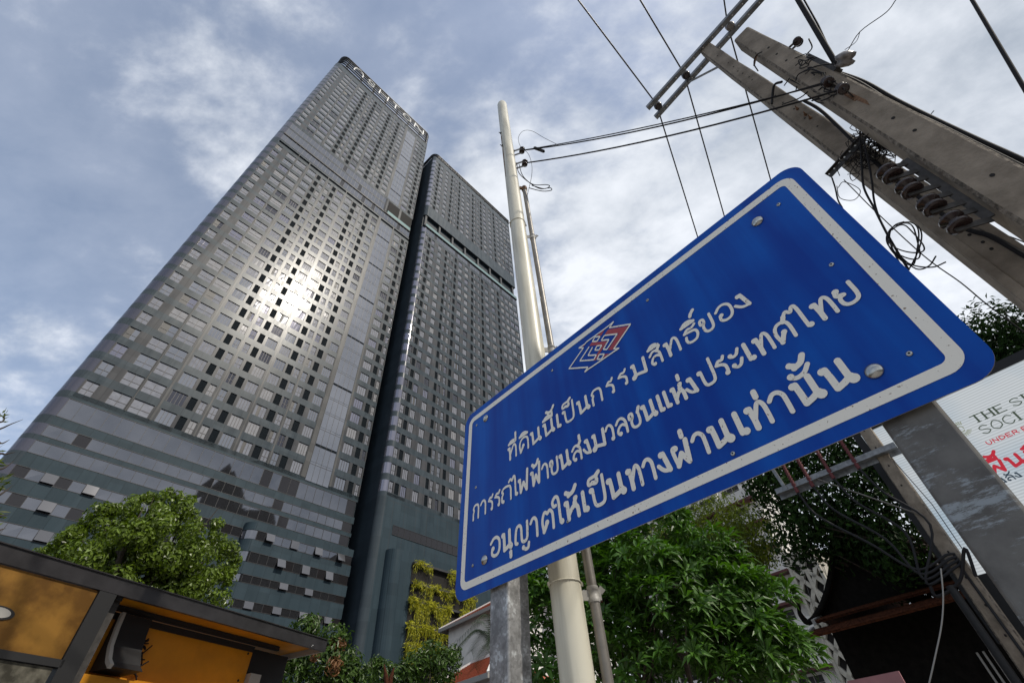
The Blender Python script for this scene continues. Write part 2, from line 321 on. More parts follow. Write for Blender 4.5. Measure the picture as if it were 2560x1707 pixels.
def yg_extra(nt, b, vec):
    b.inputs['Coat Weight'].default_value = 1.0; b.inputs['Coat Roughness'].default_value = 0.03
M['yellow_glass'] = mat('yellow_glazing', (0.100, 0.044, 0.004), 0.35, vscale=2.6, var_col=(0.24, 0.118, 0.018), lo=.42, hi=.62, extra=yg_extra)  # lighter noise patches paint reflections on the glazing into its colour
M['black_paint'] = mat('black_fascia', (0.042, 0.040, 0.043), 0.30, 0.35, var=0.25, vscale=6)
M['black'] = mat('black_plastic', (0.014, 0.014, 0.015), 0.6, spec=.3)
M['grey_strip'] = mat('pale_grey_trim', (0.30, 0.29, 0.27), 0.5)

# ------------------------------------------------------------------ ground
mb = MB(); s = 900
mb.face([(-s, -s, 0), (s, -s, 0), (s, s, 0), (-s, s, 0)]); struct(mb.build('ground', M['asphalt']))
FD = V(math.sin(R_(39.5)), math.cos(R_(39.5)), 0); FN = V(FD[1], -FD[0], 0)      # street grid: along the towers / towards us
mb = MB(); mb.box(V(0, 0, 0.075)+FD*18-FN*1.0, FD*42, FN*5.2, UPV*0.07); struct(mb.build('pavement', M['pave']))

# ------------------------------------------------------------------ towers
def frameF(D):
    def F(u, v, w): return FD*u - FN*(D-w) + V(0, 0, v+1.6)
    return F
def arc_strip(mb, F, uc, rad, v0, v1, out, m, sgn=-1, a1=90, n=8):
    """vertical strip of a rounded corner: quarter cylinder round (uc, -rad), 'out' = radial offset"""
    for i in range(n):
        t0 = R_(a1*i/n); t1 = R_(a1*(i+1)/n); r = rad+out
        P = [(uc+sgn*r*math.sin(t), -rad+r*math.cos(t)) for t in (t0, t1)]
        q = [F(P[0][0], v0, P[0][1]), F(P[1][0], v0, P[1][1]), F(P[1][0], v1, P[1][1]), F(P[0][0], v1, P[0][1])]
        mb.face(q if sgn > 0 else q[::-1], m, True)
def window_mesh(mb, F, u0, u1, v0, v1, kind, opened, glassm):
    """kind 's': vertical sliding panes; 'q': split panes over two rows; frame = material 0, glass = 1, dark = 2"""
    w0, w1 = -0.16, -0.07; t = 0.05
    mb.span(F, u0, u1, v0, v0+t, w0, w1, 0); mb.span(F, u0, u1, v1-t, v1, w0, w1, 0)
    mb.span(F, u0, u0+t, v0+t, v1-t, w0, w1, 0); mb.span(F, u1-t, u1, v0+t, v1-t, w0, w1, 0)
    n = {'s': 4 if u1-u0 > 1.4 else 3, 'q': 2, 'c': 1}[kind]; W = (u1-u0-2*t)/n
    for i in range(n):
        a = u0+t+i*W; b = a+W
        if i: mb.span(F, a-0.025, a+0.025, v0+t, v1-t, w0, w1-0.01, 0)
        rows = [(v0+t, v0+(v1-v0)*0.40), (v0+(v1-v0)*0.40, v1-t)] if kind == 'q' else [(v0+t, v1-t)]
        for j, (c, d) in enumerate(rows):
            if j: mb.span(F, a, b, c-0.025, c+0.025, w0, w1-0.015, 0)
            g = 2 if (opened and i == (1 if n > 2 else 0)) else 1
            e = [-0.115+random.uniform(-1, 1)*0.0035 for _ in range(4)]
            mb.face([F(a, c, e[0]), F(b, c, e[1]), F(b, d, e[2]), F(a, d, e[3])], g)
def tower_facade(root, F, cols, rows, u0, u1, wh, fh):
    """one connected sheet of cladding with real openings: bands between floors (material 0), piers between openings (1), reveals"""
    us = sorted({round(x, 4) for x in [u0, u1]+[c[0] for c in cols]+[c[1] for c in cols]})
    vs_ = [rows[0]-wh-0.55]
    for vt in rows: vs_ += [vt-wh, vt]
    vs_.append(rows[-1]+fh-wh)
    idx = {}; V_ = []; mb = MB()
    def vert(i, j, w):
        k = (i, j, w)
        if k not in idx: idx[k] = len(V_); V_.append(tuple(F(us[i], vs_[j], w)))
        return idx[k]
    opens = {(round(c[0], 4), round(c[1], 4)) for c in cols if c[2] != 'x'}; fs = []; ms = []
    isop = lambda i: (us[i], us[i+1]) in opens
    for j in range(len(vs_)-1):
        win = j % 2 == 1
        for i in range(len(us)-1):
            if win and isop(i):
                a, b, c, d = (i, j), (i+1, j), (i+1, j+1), (i, j+1)
                for p, q in ((a, b), (b, c), (c, d), (d, a)): fs.append((vert(*p, 0.0), vert(*q, 0.0), vert(*q, -.28), vert(*p, -.28))); ms.append(0)
            else: fs.append((vert(i, j, 0.0), vert(i+1, j, 0.0), vert(i+1, j+1, 0.0), vert(i, j+1, 0.0))); ms.append(1 if win else 0)
    mb.v = V_; mb.f = fs; mb.m = ms; mb.sm = [False]*len(fs)
    mb.build('facade_wall', [M['band'], M['pier']], root)
    wins = []; louv = []
    for vt in rows:
        for (a, b, kind) in cols:
            if kind == 'd': louv.append((a, b, vt-wh, vt))
            elif kind in 'sqc': wins.append((a, b, vt-wh, vt, kind))
    return wins, louv
def corner_skin(root, F, uc, rad, cuts, mats, n=8):
    """rounded corner as one continuous curved sheet; cuts = [(v, material up to the next cut)]"""
    V_ = []; mb = MB()
    for v, m in cuts:
        for i in range(n+1):
            t = R_(90*i/n); V_.append(tuple(F(uc-rad*math.sin(t), v, -rad+rad*math.cos(t))))
    for k in range(len(cuts)-1):
        for i in range(n): a = k*(n+1)+i; mb.f.append((a, a+n+1, a+n+2, a+1)); mb.m.append(cuts[k][1]); mb.sm.append(True)
    mb.v = V_; mb.build('rounded_corner', mats, root)
def cuts_from(bands, v0, v1):                     # bands (a, b) are cladding, the gaps between them glass
    o = []; bands = sorted(bands)
    for k, (a, b) in enumerate(bands):
        o.append((a, 0)); o.append((b, 1))
    return o
def split_build(mb, root, name, frame_mat, sub, mats):
    """material 0 becomes the part, the other materials its child"""
    A = MB(); B = MB()
    for f, m, sm in zip(mb.f, mb.m, mb.sm): (A if m == 0 else B).raw([mb.v[i] for i in f], [tuple(range(len(f)))], max(0, m-1), sm)
    o = A.build(name, frame_mat, root); B.build(sub, mats, o); return o
def glaze(root, F, wins, louv, dist):
    """the hundred nearest windows and louvres as parts, the rest as one part each"""
    gm = [M['glass_curtain'], M['glass'], M['glass_violet'], M['glass_deep'], M['glass_pale']]
    key = lambda q: np.linalg.norm(F((q[0]+q[1])/2, (q[2]+q[3])/2, 0)-CAM)
    wins.sort(key=key); louv.sort(key=key)
    allm = MB()
    for i, (a, b, c, d, kind) in enumerate(wins):
        op = random.random() < 0.085; gi = random.choices(range(5), [0.46, 0.22, 0.11, 0.09, 0.12])[0]
        mb = MB(); window_mesh(mb, F, a, b, c, d, kind, op, 1)
        if i < 100: split_build(mb, root, 'window', M['frame'], 'pane', [gm[gi], M['glass_dark']])
        else:
            b0 = len(allm.v); allm.v += mb.v; allm.f += [tuple(b0+k for k in f) for f in mb.f]; allm.m += [{0: 0, 1: 1+gi, 2: 6}[x] for x in mb.m]; allm.sm += mb.sm
    struct(allm.build('window', [M['frame']]+gm+[M['glass_dark']], root), 'stuff')
    st = MB()
    for i, (a, b, c, d) in enumerate(louv):
        mb = MB() if i < 100 else st
        mb.span(F, a, b, c, d, -0.24, -0.10, 0)
        for k in range(9):
            y = c+(d-c)*(k+0.5)/9; mb.span(F, a+0.03, b-0.03, y-0.06, y+0.03, -0.10, -0.085, 0)
        if i < 100: mb.build('louvre_panel', M['louvre'], root)
    if st.v: struct(st.build('louvre_panel', M['louvre'], root), 'stuff')
def strip_row(root, F, u0, u1, vb, vt, pw, dark_last=1.0, awn=(), name='window_strip'):
    mb = MB(); mb.span(F, u0, u1, vb-0.05, vb, -0.2, 0.02, 0); mb.span(F, u0, u1, vt, vt+0.05, -0.2, 0.02, 0)
    n = max(1, round((u1-u0-dark_last)/pw)); W = (u1-u0-dark_last)/n; aw = []
    for i in range(n):
        a = u0+i*W; b = a+W
        e = [-0.02+random.uniform(-1, 1)*0.004 for _ in range(4)]
        mb.face([F(a, vb, e[0]), F(b, vb, e[1]), F(b, vt, e[2]), F(a, vt, e[3])], 2 if random.random() < 0.10 else 1)
        mb.span(F, a-0.02, a+0.02, vb, vt, -0.1, 0.01, 0)
        if i in awn: aw.append((a, b))
    if dark_last > 0: mb.face([F(u1-dark_last, vb, -0.02), F(u1, vb, -0.02), F(u1, vt, -0.02), F(u1-dark_last, vt, -0.02)], 2)
    split_build(mb, root, name, M['frame'], 'strip_glazing', [M['pod_glass'], M['pod_dark']])
    for (a, b) in aw:                     # top-hung sashes standing open
        k = MB(); o = 0.05+0.26*random.random()
        p = [F(a+.03, vt, 0.03), F(b-.03, vt, 0.03), F(b-.03, vb+.05, 0.03+o*1.6), F(a+.03, vb+.05, 0.03+o*1.6)]
        nn_ = nrm(np.cross(p[1]-p[0], p[3]-p[0])); k.prism([q-nn_*0 for q in p], nn_*0.04 if nn_@FN > 0 else -nn_*0.04, 0)
        k.build('open_sash', [M['awn']], root, fix=True)

FA = frameF(57.0); FB = frameF(53.4)
tA = thing('skyscraper', 'taller grey glass condominium tower with white rooftop letters', 'skyscraper', FA(14, -1.6, -10))
# body behind the cladding
core = MB()
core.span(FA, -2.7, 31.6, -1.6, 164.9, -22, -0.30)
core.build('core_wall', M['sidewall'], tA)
colsA = [(-2.55, -1.35, 'q'), (-0.1, 1.72, 'q'), (2.0, 4.05, 'q'), (4.72, 6.45, 's'), (6.8, 7.6, 'd'), (7.95, 8.75, 'q'), (9.3, 10.15, 'q'), (10.55, 11.35, 'd'),
         (11.75, 13.3, 's'), (13.95, 15.5, 's'), (15.8, 16.7, 'd'), (16.98, 17.82, 'q'), (18.25, 19.08, 'q'), (19.42, 20.28, 'd'), (21.0, 22.45, 's'),
         (23.3, 26.7, 'x'), (27.5, 29.15, 's'), (29.6, 30.42, 'd'), (30.8, 31.4, 'q')]
WH, FH = 1.78, 2.855
lowA = [35.05+FH*k for k in range(24)]; upA = [115.6+FH*k for k in range(17)]
w1, l1 = tower_facade(tA, FA, colsA, lowA, -2.7, 31.6, WH, FH); w2, l2 = tower_facade(tA, FA, colsA, upA, -2.7, 31.6, WH, FH)
glaze(tA, FA, w1+w2, l1+l2, 57)
mb = MB()                                  # the tall curtain-wall strip
for k, vt in enumerate(lowA+upA):
    if k == len(lowA): mb.build('curtain_wall', [M['frame'], M['glass'], M['louvre']], tA); mb = MB()
    vb = vt-WH
    louv_ = (k % 4 == 1)
    for i in range(4):
        a = 23.3+i*0.85
        e = [0.015+random.uniform(-1, 1)*0.004 for _ in range(4)]
        mb.face([FA(a, vb-0.35, e[0]), FA(a+.85, vb-.35, e[1]), FA(a+.85, vt+.35, e[2]), FA(a, vt+.35, e[3])], 1)
        if louv_: mb.span(FA, a+.02, a+.83, vt+0.36, vt+FH-WH-0.36, 0.0, 0.05, 2)
        else: mb.face([FA(a, vt+.40, e[0]), FA(a+.85, vt+.40, e[1]), FA(a+.85, vt+FH-WH-.40, e[2]), FA(a, vt+FH-WH-.40, e[3])], 1)
        mb.span(FA, a-.02, a+.02, vb-.35, vt+FH-WH-.36, 0.005, 0.035, 0)
    mb.span(FA, 23.3, 26.7, vt+.35, vt+.39, 0.0, 0.04, 0)
mb.build('curtain_wall', [M['frame'], M['glass'], M['louvre']], tA)
mb = MB()                                  # slim pale fins
for (a, b, o) in ((1.80, 1.92, .05), (22.55, 23.22, .03), (26.8, 27.1, .02), (13.52, 13.74, .015), (8.92, 9.12, .015), (17.95, 18.12, .015), (4.25, 4.5, 0.02)):
    mb = MB()
    for (v0, v1) in ((33.2, 103.0), (113.4, 163.5)): mb.span(FA, a, b, v0, v1, -0.1, o)
    mb.build('facade_fin', M['fin'], tA)
# rounded left-hand corner
bd = [(vt, vt+FH-WH) for vt in lowA[:-1]]+[(lowA[-1], 103.4)]+[(vt, vt+FH-WH) for vt in upA[:-1]]+[(upA[-1], 164.9)]
bd += [(32.4, 33.27), (29.2, 30.2), (27.4, 27.95), (24.75, 26.1), (22.4, 23.75), (20.0, 21.35), (-1.6, 19.0), (106.1, 106.8), (109.7, 110.1), (112.75, 113.82)]
corner_skin(tA, FA, -2.7, 1.25, cuts_from(bd, 0, 0), [M['band'], M['corner_glass']])
# sky-lounge storeys: three long glass rows with a projecting pale ledge
mb = MB(); mb.span(FA, -2.7, 31.6, 102.8, 103.4, -.3, -.02); mb.span(FA, -2.7, 23.2, 109.7, 110.1, -.3, 0); mb.span(FA, -2.7, 31.6, 112.75, 113.9, -.3, -.01)
mb.build('storey_band', M['band'], tA)
mb = MB(); mb.span(FA, -2.9, 23.6, 106.15, 106.6, -0.3, 0.14); mb.span(FA, 23.6, 31.4, 106.15, 106.5, -0.3, 0.2); mb.build('pale_ledge', M['fin'], tA)
strip_row(tA, FA, -2.7, 31.4, 103.45, 106.1, 0.95, 0); strip_row(tA, FA, -2.7, 23.2, 106.8, 109.65, 0.95, 0); strip_row(tA, FA, -2.7, 23.2, 110.1, 112.7, 0.95, 0)
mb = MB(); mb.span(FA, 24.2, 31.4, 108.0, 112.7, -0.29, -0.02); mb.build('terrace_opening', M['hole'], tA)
mb = MB(); mb.tube([FA(23.6, 106.6, -.35), FA(23.6, 112.7, -.35)], .62, 16); mb.span(FA, 27.4, 28.0, 106.5, 112.7, -.3, 0.03); mb.build('terrace_column', M['fin'], tA)
mb = MB(); mb.span(FA, 24.3, 31.4, 106.5, 107.95, -0.1, 0.06); mb.build('terrace_railing', M['railglass'], tA)
# solid panels near the top right
mb = MB()
for v in np.arange(147, 163, 2.85): mb.span(FA, 28.6, 31.55, v, v+2.1, -.05, .03)
mb.build('plant_room_panel', M['band'], tA)
mb = MB(); mb.span(FA, -2.7, 31.6, 161.2+FH-WH, 164.9, -.3, -.01); mb.build('parapet', M['band'], tA)
# podium of the tall tower
podband = [(32.45, 33.35), (29.25, 30.15), (28.0, 29.2-1.15), (26.1, 27.35-1.2), (24.8, 26.05), (22.45, 23.7), (20.05, 21.3), (-1.6, 18.95)]
mb = MB()
for (a, b) in ((32.42, 33.28), (29.22, 30.18), (27.42, 27.93), (24.78, 26.08), (22.43, 23.72), (20.03, 21.32), (-1.6, 18.97)): mb.span(FA, -2.7, 31.6, a, b, -.299, 0)
mb.span(FA, -2.7, 31.6, -1.6, 33.28, -.6, -.297); mb.build('podium_cladding', M['podium'], tA)
strip_row(tA, FA, -2.7, 31.4, 30.23, 32.37, 1.2, 1.4); strip_row(tA, FA, -2.7, 31.4, 27.98, 29.17, 1.2, 1.4); strip_row(tA, FA, -2.7, 31.4, 26.13, 27.37, 1.2, 1.4)
strip_row(tA, FA, -2.7, 19.0, 23.77, 24.73, 1.1, 0, awn=(2, 5, 12, 16, 19)); strip_row(tA, FA, -2.7, 19.0, 21.37, 22.38, 1.1, 0, awn=(3, 8, 13)); strip_row(tA, FA, -2.7, 19.0, 19.02, 19.98, 1.1, 0, awn=(4, 9, 14))
# projecting annex at the foot
FX = frameF(55.7); an = MB(); an.span(FX, 19.2, 31.6, -1.6, 25.3, -1.3, -0.1)
for (a, b) in ((24.45, 25.35), (22.1, 23.38), (19.75, 20.98), (17.33, 18.92), (-1.6, 16.5)):
    an.span(FX, 19.2, 31.7, a, b, -.3, 0); arc_strip(an, FX, 19.2, 1.25, a, b, 0, 0)
an.face([FX(19.2-1.25*math.sin(R_(t)), 25.35, -1.25+1.25*math.cos(R_(t))) for t in range(0, 91, 15)] + [FX(19.2, 25.35, -1.3)], 0)
an.build('annex_cladding', M['podium'], tA)
for (a, b, aw) in ((23.43, 24.4, (1, 4, 7, 10)), (21.03, 22.05, (3, 6, 9)), (18.97, 19.7, (4, 7)), (16.55, 17.28, (1, 4, 7, 10))):
    strip_row(tA, FX, 19.2, 31.6, a, b, 1.02, 1.1, awn=aw); cgx = MB(); arc_strip(cgx, FX, 19.2, 1.25, a, b, -.03, 0); cgx.build('curved_glass', M['pod_glass'], tA)
# crown: horizontal rails, posts, letters
mb = MB(); rad = 1.9
path = [FA(32.0, 0, -12), FA(32.0, 0, -rad)] + [FA(32.0-rad+rad*math.cos(R_(t)), 0, -rad+rad*math.sin(R_(t))) for t in range(15, 91, 15)] + [FA(-3.6+rad-rad*math.sin(R_(t)), 0, -rad+rad*math.cos(R_(t))) for t in range(0, 91, 15)] + [FA(-3.6, 0, -14)]
for v in (165.3, 167.4, 169.2, 171.0, 172.6, 174.0):
    r_ = 0.32 if v > 173 else 0.25
    mb = MB(); mb.tube([p+V(0, 0, v) for p in path], r_, 6); mb.build('crown_rail', M['crown'], tA)
for u in (-1.2, 4.05, 8.7, 13.5, 18.2, 23.0, 27.9, 31.2):
    mb = MB(); mb.bar(FA(u, 164.9, -.45), FA(u, 174.0, -.45), .34, .5, FN); mb.bar(FA(u+.55, 164.9, -1.4), FA(u+.55, 172.6, -1.4), .25, .25, FN); mb.bar(FA(u, 170, -.45), FA(u+.55, 170, -1.4), .2, .2); mb.build('crown_post', M['crown'], tA)
LET = {'A': [[(0, 0), (.0, .45), (.12, .8), (.42, 1), (.62, .98), (.88, .75), (1, .45), (1, 0)]], 'S': [[(.95, .85), (.6, 1), (.2, .95), (.05, .72), (.3, .53), (.75, .42), (.95, .25), (.75, .03), (.35, 0), (.02, .14)]],
       'H': [[(0, 0), (0, 1)], [(1, 0), (1, 1)], [(0, .52), (1, .52)]], 'T': [[(0, 1), (1, 1)], [(.5, 0), (.5, 1)]],
       'O': [[(.5, 0), (.1, .2), (0, .5), (.1, .8), (.5, 1), (.9, .8), (1, .5), (.9, .2), (.5, 0)]], 'N': [[(0, 0), (0, 1)], [(0, 1), (1, 0)], [(1, 0), (1, 1)]]}
for ch, (a, b) in zip('ASHTON', ((0.9, 4.0), (5.9, 8.3), (10.4, 13.7), (15.6, 18.2), (20.3, 23.4), (25.2, 28.9))):
    mb = MB()
    for st in LET[ch]:
        pts = [FA(a+(b-a)*x, 168.6+3.7*y, 0.25) for x, y in st]
        if ch in 'ASO': pts = smooth(pts, 4)
        for p, q in zip(pts[:-1], pts[1:]): mb.bar(p-nrm(q-p)*.12, q+nrm(q-p)*.1, .36, .35, FN)
    mb.build('rooftop_letter', M['letter'], tA)

# ---- lower tower
tB = thing('skyscraper', 'lower grey condominium tower behind the cream pole, terrace slot across its upper part', 'skyscraper', FB(50, -1.6, -10))
UB0, UB1 = 33.9, 68.5
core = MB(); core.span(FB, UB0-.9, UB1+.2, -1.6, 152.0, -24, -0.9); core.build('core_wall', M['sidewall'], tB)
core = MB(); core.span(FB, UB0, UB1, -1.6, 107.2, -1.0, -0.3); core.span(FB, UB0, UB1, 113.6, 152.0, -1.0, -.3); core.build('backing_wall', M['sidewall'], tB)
colsB = [(34.05, 34.75, 'q'), (35.0, 35.75, 'd'), (36.1, 37.1, 's'), (38.3, 39.4, 's'), (40.55, 41.2, 'd'), (41.5, 42.1, 'q'), (42.7, 43.35, 'q'), (43.9, 44.6, 'd'), (45.4, 46.6, 's'), (47.6, 48.8, 's'), (49.9, 50.6, 'd'),
         (50.95, 51.6, 'q'), (52.4, 53.05, 'q'), (53.6, 54.35, 'd'), (55.2, 56.4, 's'), (57.6, 58.8, 's'), (59.8, 60.55, 'd'), (61.4, 62.6, 's'), (63.3, 64.5, 's'), (65.0, 66.5, 'q'), (66.8, 68.3, 'q')]
lowB = [35.25+2.855*k for k in range(25)]; upB = [120.6+2.855*k for k in range(11)]
w1, l1 = tower_facade(tB, FB, colsB, lowB, UB0, UB1, WH, FH); w2, l2 = tower_facade(tB, FB, colsB, upB, UB0, UB1, WH, FH)
glaze(tB, FB, w1+w2, l1+l2, 53)
bd = [(-1.6, 33.47)]+[(vt, vt+FH-WH) for vt in lowB[:-1]]+[(lowB[-1], 104.85)]
corner_skin(tB, FB, UB0, .95, cuts_from(bd+[(107.2, 107.25)], 0, 0), [M['band'], M['glass_violet']])
bd = [(113.3, 118.82)]+[(vt, vt+FH-WH) for vt in upB[:-1]]+[(upB[-1], 152.0)]
corner_skin(tB, FB, UB0, .95, cuts_from(bd, 0, 0), [M['band'], M['glass_violet']])
strip_row(tB, FB, UB0, UB1, 104.9, 107.2, 0.9, 0)
mb = MB(); mb.span(FB, UB0, UB1, 113.4, 118.85, -.3, -.01); mb.build('storey_band', M['band'], tB); mb = MB(); mb.span(FB, UB0, UB1, 150.2, 152.0, -.3, -.01); mb.build('storey_band', M['band'], tB)
mb = MB(); mb.span(FB, UB0-.9, UB1, 107.25, 107.45, -6, .25); mb.span(FB, UB0-.3, UB1, 113.25, 113.38, -6, 0.02); mb.build('terrace_slab', M['band'], tB)
mb = MB(); mb.span(FB, UB0-.3, UB1, 107.45, 108.7, .08, .14); mb.build('terrace_railing', M['railglass'], tB)
for u in (33.6, 38.3, 43.0, 47.7, 52.8, 57.7, 62.4, 67.6):
    mb = MB(); mb.span(FB, u-.28, u+.28, 107.45, 113.25, -.9, -.25); mb.build('terrace_column', M['fin'], tB)
# blank podium wall with one dark window strip, projecting planted block
mb = MB(); mb.span(FB, UB0, UB1, -1.6, 33.4, -.3, 0.0); mb.build('podium_cladding', M['podium'], tB)
mb = MB()
for u in np.arange(35.2, 68, 2.05): mb.span(FB, u, u+.035, -1, 32.3, .001, .006)
mb.span(FB, 34.5, 68, 32.3, 32.34, .001, .006); mb.build('panel_joint', M['frame'], tB)
strip_row(tB, FB, 35.6, 47.6, 27.75, 29.0, 1.0, 0)
ob = [o for o in bpy.data.objects if o.parent == tB and o.name.startswith('window_strip')][-1]; ob.location = tuple(FN*0.045); ob.children[0].data.materials[0] = M['pod_dark']
FP = frameF(52.0)
mb = MB(); mb.span(FP, 36.4, 64, -1.6, 25.5, -1.4, 0); arc_strip(mb, FP, 36.4, 1.4, -1.6, 25.5, 0, 0)
mb.face([FP(36.4-1.4*math.sin(R_(t)), 25.5, -1.4+1.4*math.cos(R_(t))) for t in range(0, 91, 15)] + [FP(36.4, 25.5, -1.4)], 0)
mb.build('projecting_block', M['podium'], tB)
GL = [24.3, 21.8, 19.7, 17.0, 14.9]
for v in GL:
    mb = MB(); mb.span(FP, 38.4, 50, v-.25, v, 0, .55); mb.build('planter_ledge', M['pier'], tB)
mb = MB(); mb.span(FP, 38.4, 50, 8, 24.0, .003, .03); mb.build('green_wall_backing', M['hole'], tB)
path = [FB(UB0-1.0, 0, -9), FB(UB0-1.0, 0, -1.8)] + [FB(UB0-1.0+1.8-1.8*math.cos(R_(t)), 0, -1.8+1.8*math.sin(R_(t))) for t in range(15, 91, 15)] + [FB(UB1+.2, 0, 0)]
for v in (152.6, 153.5, 154.5): mb = MB(); mb.tube([p+V(0, 0, v) for p in path], .2, 6); mb.build('crown_rail', M['crown'], tB)
for u in np.arange(36, 68.6, 4.05):
    mb = MB(); mb.bar(FB(u, 152, -.3), FB(u, 154.4, -.3), .25, .35, FN); mb.build('crown_post', M['crown'], tB)

# ------------------------------------------------------------------ the blue sign
SO = CAM + V(-0.41786, 2.65410, 0.79542); SX = V(0.686563, -0.726020, -0.039069); SY = V(0.039916, -0.016016, 0.999075); SN = V(-0.725974, -0.687487, 0.017984)
def S(u, v, w=0.0): return SO + SX*u + SY*v + SN*w
sg = thing('road_sign', 'large blue sign with white Thai lettering on two galvanised posts', 'sign', V(*(S(1.2, 0)[:2]), 0))
def rrect(u0, u1, v0, v1, r, n=8):
    o = []
    for cu, cv, a in ((u1-r, v1-r, 0), (u0+r, v1-r, 90), (u0+r, v0+r, 180), (u1-r, v0+r, 270)):
        for i in range(n+1):
            t = R_(a+90*i/n); o.append((cu+r*math.cos(t), cv+r*math.sin(t)))
    return o
mb = MB(); o_ = rrect(0, 2.4, 0, 1.188, .075)
mb.raw([S(u, v, 0) for u, v in o_], [tuple(range(len(o_)))], 0)
k = len(o_); mb.raw([S(u, v, 0) for u, v in o_]+[S(u, v, -.004) for u, v in o_], [(i, k+i, k+(i+1) % k, (i+1) % k) for i in range(k)], 1)
mb.raw([S(u, v, -.004) for u, v in o_], [tuple(range(k-1, -1, -1))], 1)
mb.build('sign_panel', [M['blue'], M['alu']], sg)
mb = MB(); a_ = rrect(.046, 2.354, .046, 1.142, .055); b_ = rrect(.083, 2.317, .083, 1.105, .022); k = len(a_)
mb.raw([S(u, v, .0015) for u, v in a_]+[S(u, v, .0015) for u, v in b_], [(i, (i+1) % k, k+(i+1) % k, k+i) for i in range(k)])
mb.build('border', M['white_sheet'], sg)
zl = [0.0016]
def stroke2d(mb, pts, r, F, m=0, flat=None, caps=True):
    """flat ribbon with round ends; each stroke a hair above the one before, so nothing is coplanar"""
    zl[0] += 0.00006
    if zl[0] > 0.0034: zl[0] = 0.0016
    z = zl[0] if flat is None else flat
    P = [np.array(p, float) for p in pts]; n = len(P); L_ = []; R2 = []
    rs = [r]*n if np.isscalar(r) else r
    for i in range(n):
        t = P[min(i+1, n-1)]-P[max(i-1, 0)]; t = t/(np.linalg.norm(t)+1e-9); q = np.array([-t[1], t[0]])
        L_.append(P[i]+q*rs[i]); R2.append(P[i]-q*rs[i])
    poly = list(R2)
    if caps:
        t = P[-1]-P[-2]; a0 = math.atan2(t[1], t[0]); poly += [P[-1]+rs[-1]*np.array([math.cos(a0+R_(x)), math.sin(a0+R_(x))]) for x in (-54, -18, 18, 54)]
    poly += L_[::-1]
    if caps:
        t = P[0]-P[1]; a0 = math.atan2(t[1], t[0]); poly += [P[0]+rs[0]*np.array([math.cos(a0+R_(x)), math.sin(a0+R_(x))]) for x in (-54, -18, 18, 54)]
    # quads along the stroke plus the two cap fans
    k = len(R2); vs = [F(*R2[i], z) for i in range(k)]+[F(*L_[i], z) for i in range(k)]
    mb.raw(vs, [(i, i+1, k+i+1, k+i) for i in range(k-1)], m)
    if caps:
        for e, s_ in ((k-1, 1), (0, -1)):
            t = (P[-1]-P[-2]) if s_ > 0 else (P[0]-P[1]); a0 = math.atan2(t[1], t[0]); rr_ = rs[e]
            fan = [P[e]+rr_*np.array([math.cos(a0+R_(x)), math.sin(a0+R_(x))]) for x in (-90, -60, -30, 0, 30, 60, 90)]
            mb.raw([F(*p, z) for p in fan], [tuple(range(7))], m)
def dot2d(mb, c, r, F, m=0):
    zl[0] += 0.00006; z = zl[0]
    mb.raw([F(c[0]+r*math.cos(R_(t)), c[1]+r*math.sin(R_(t)), z) for t in range(0, 360, 30)], [tuple(range(12))], m)
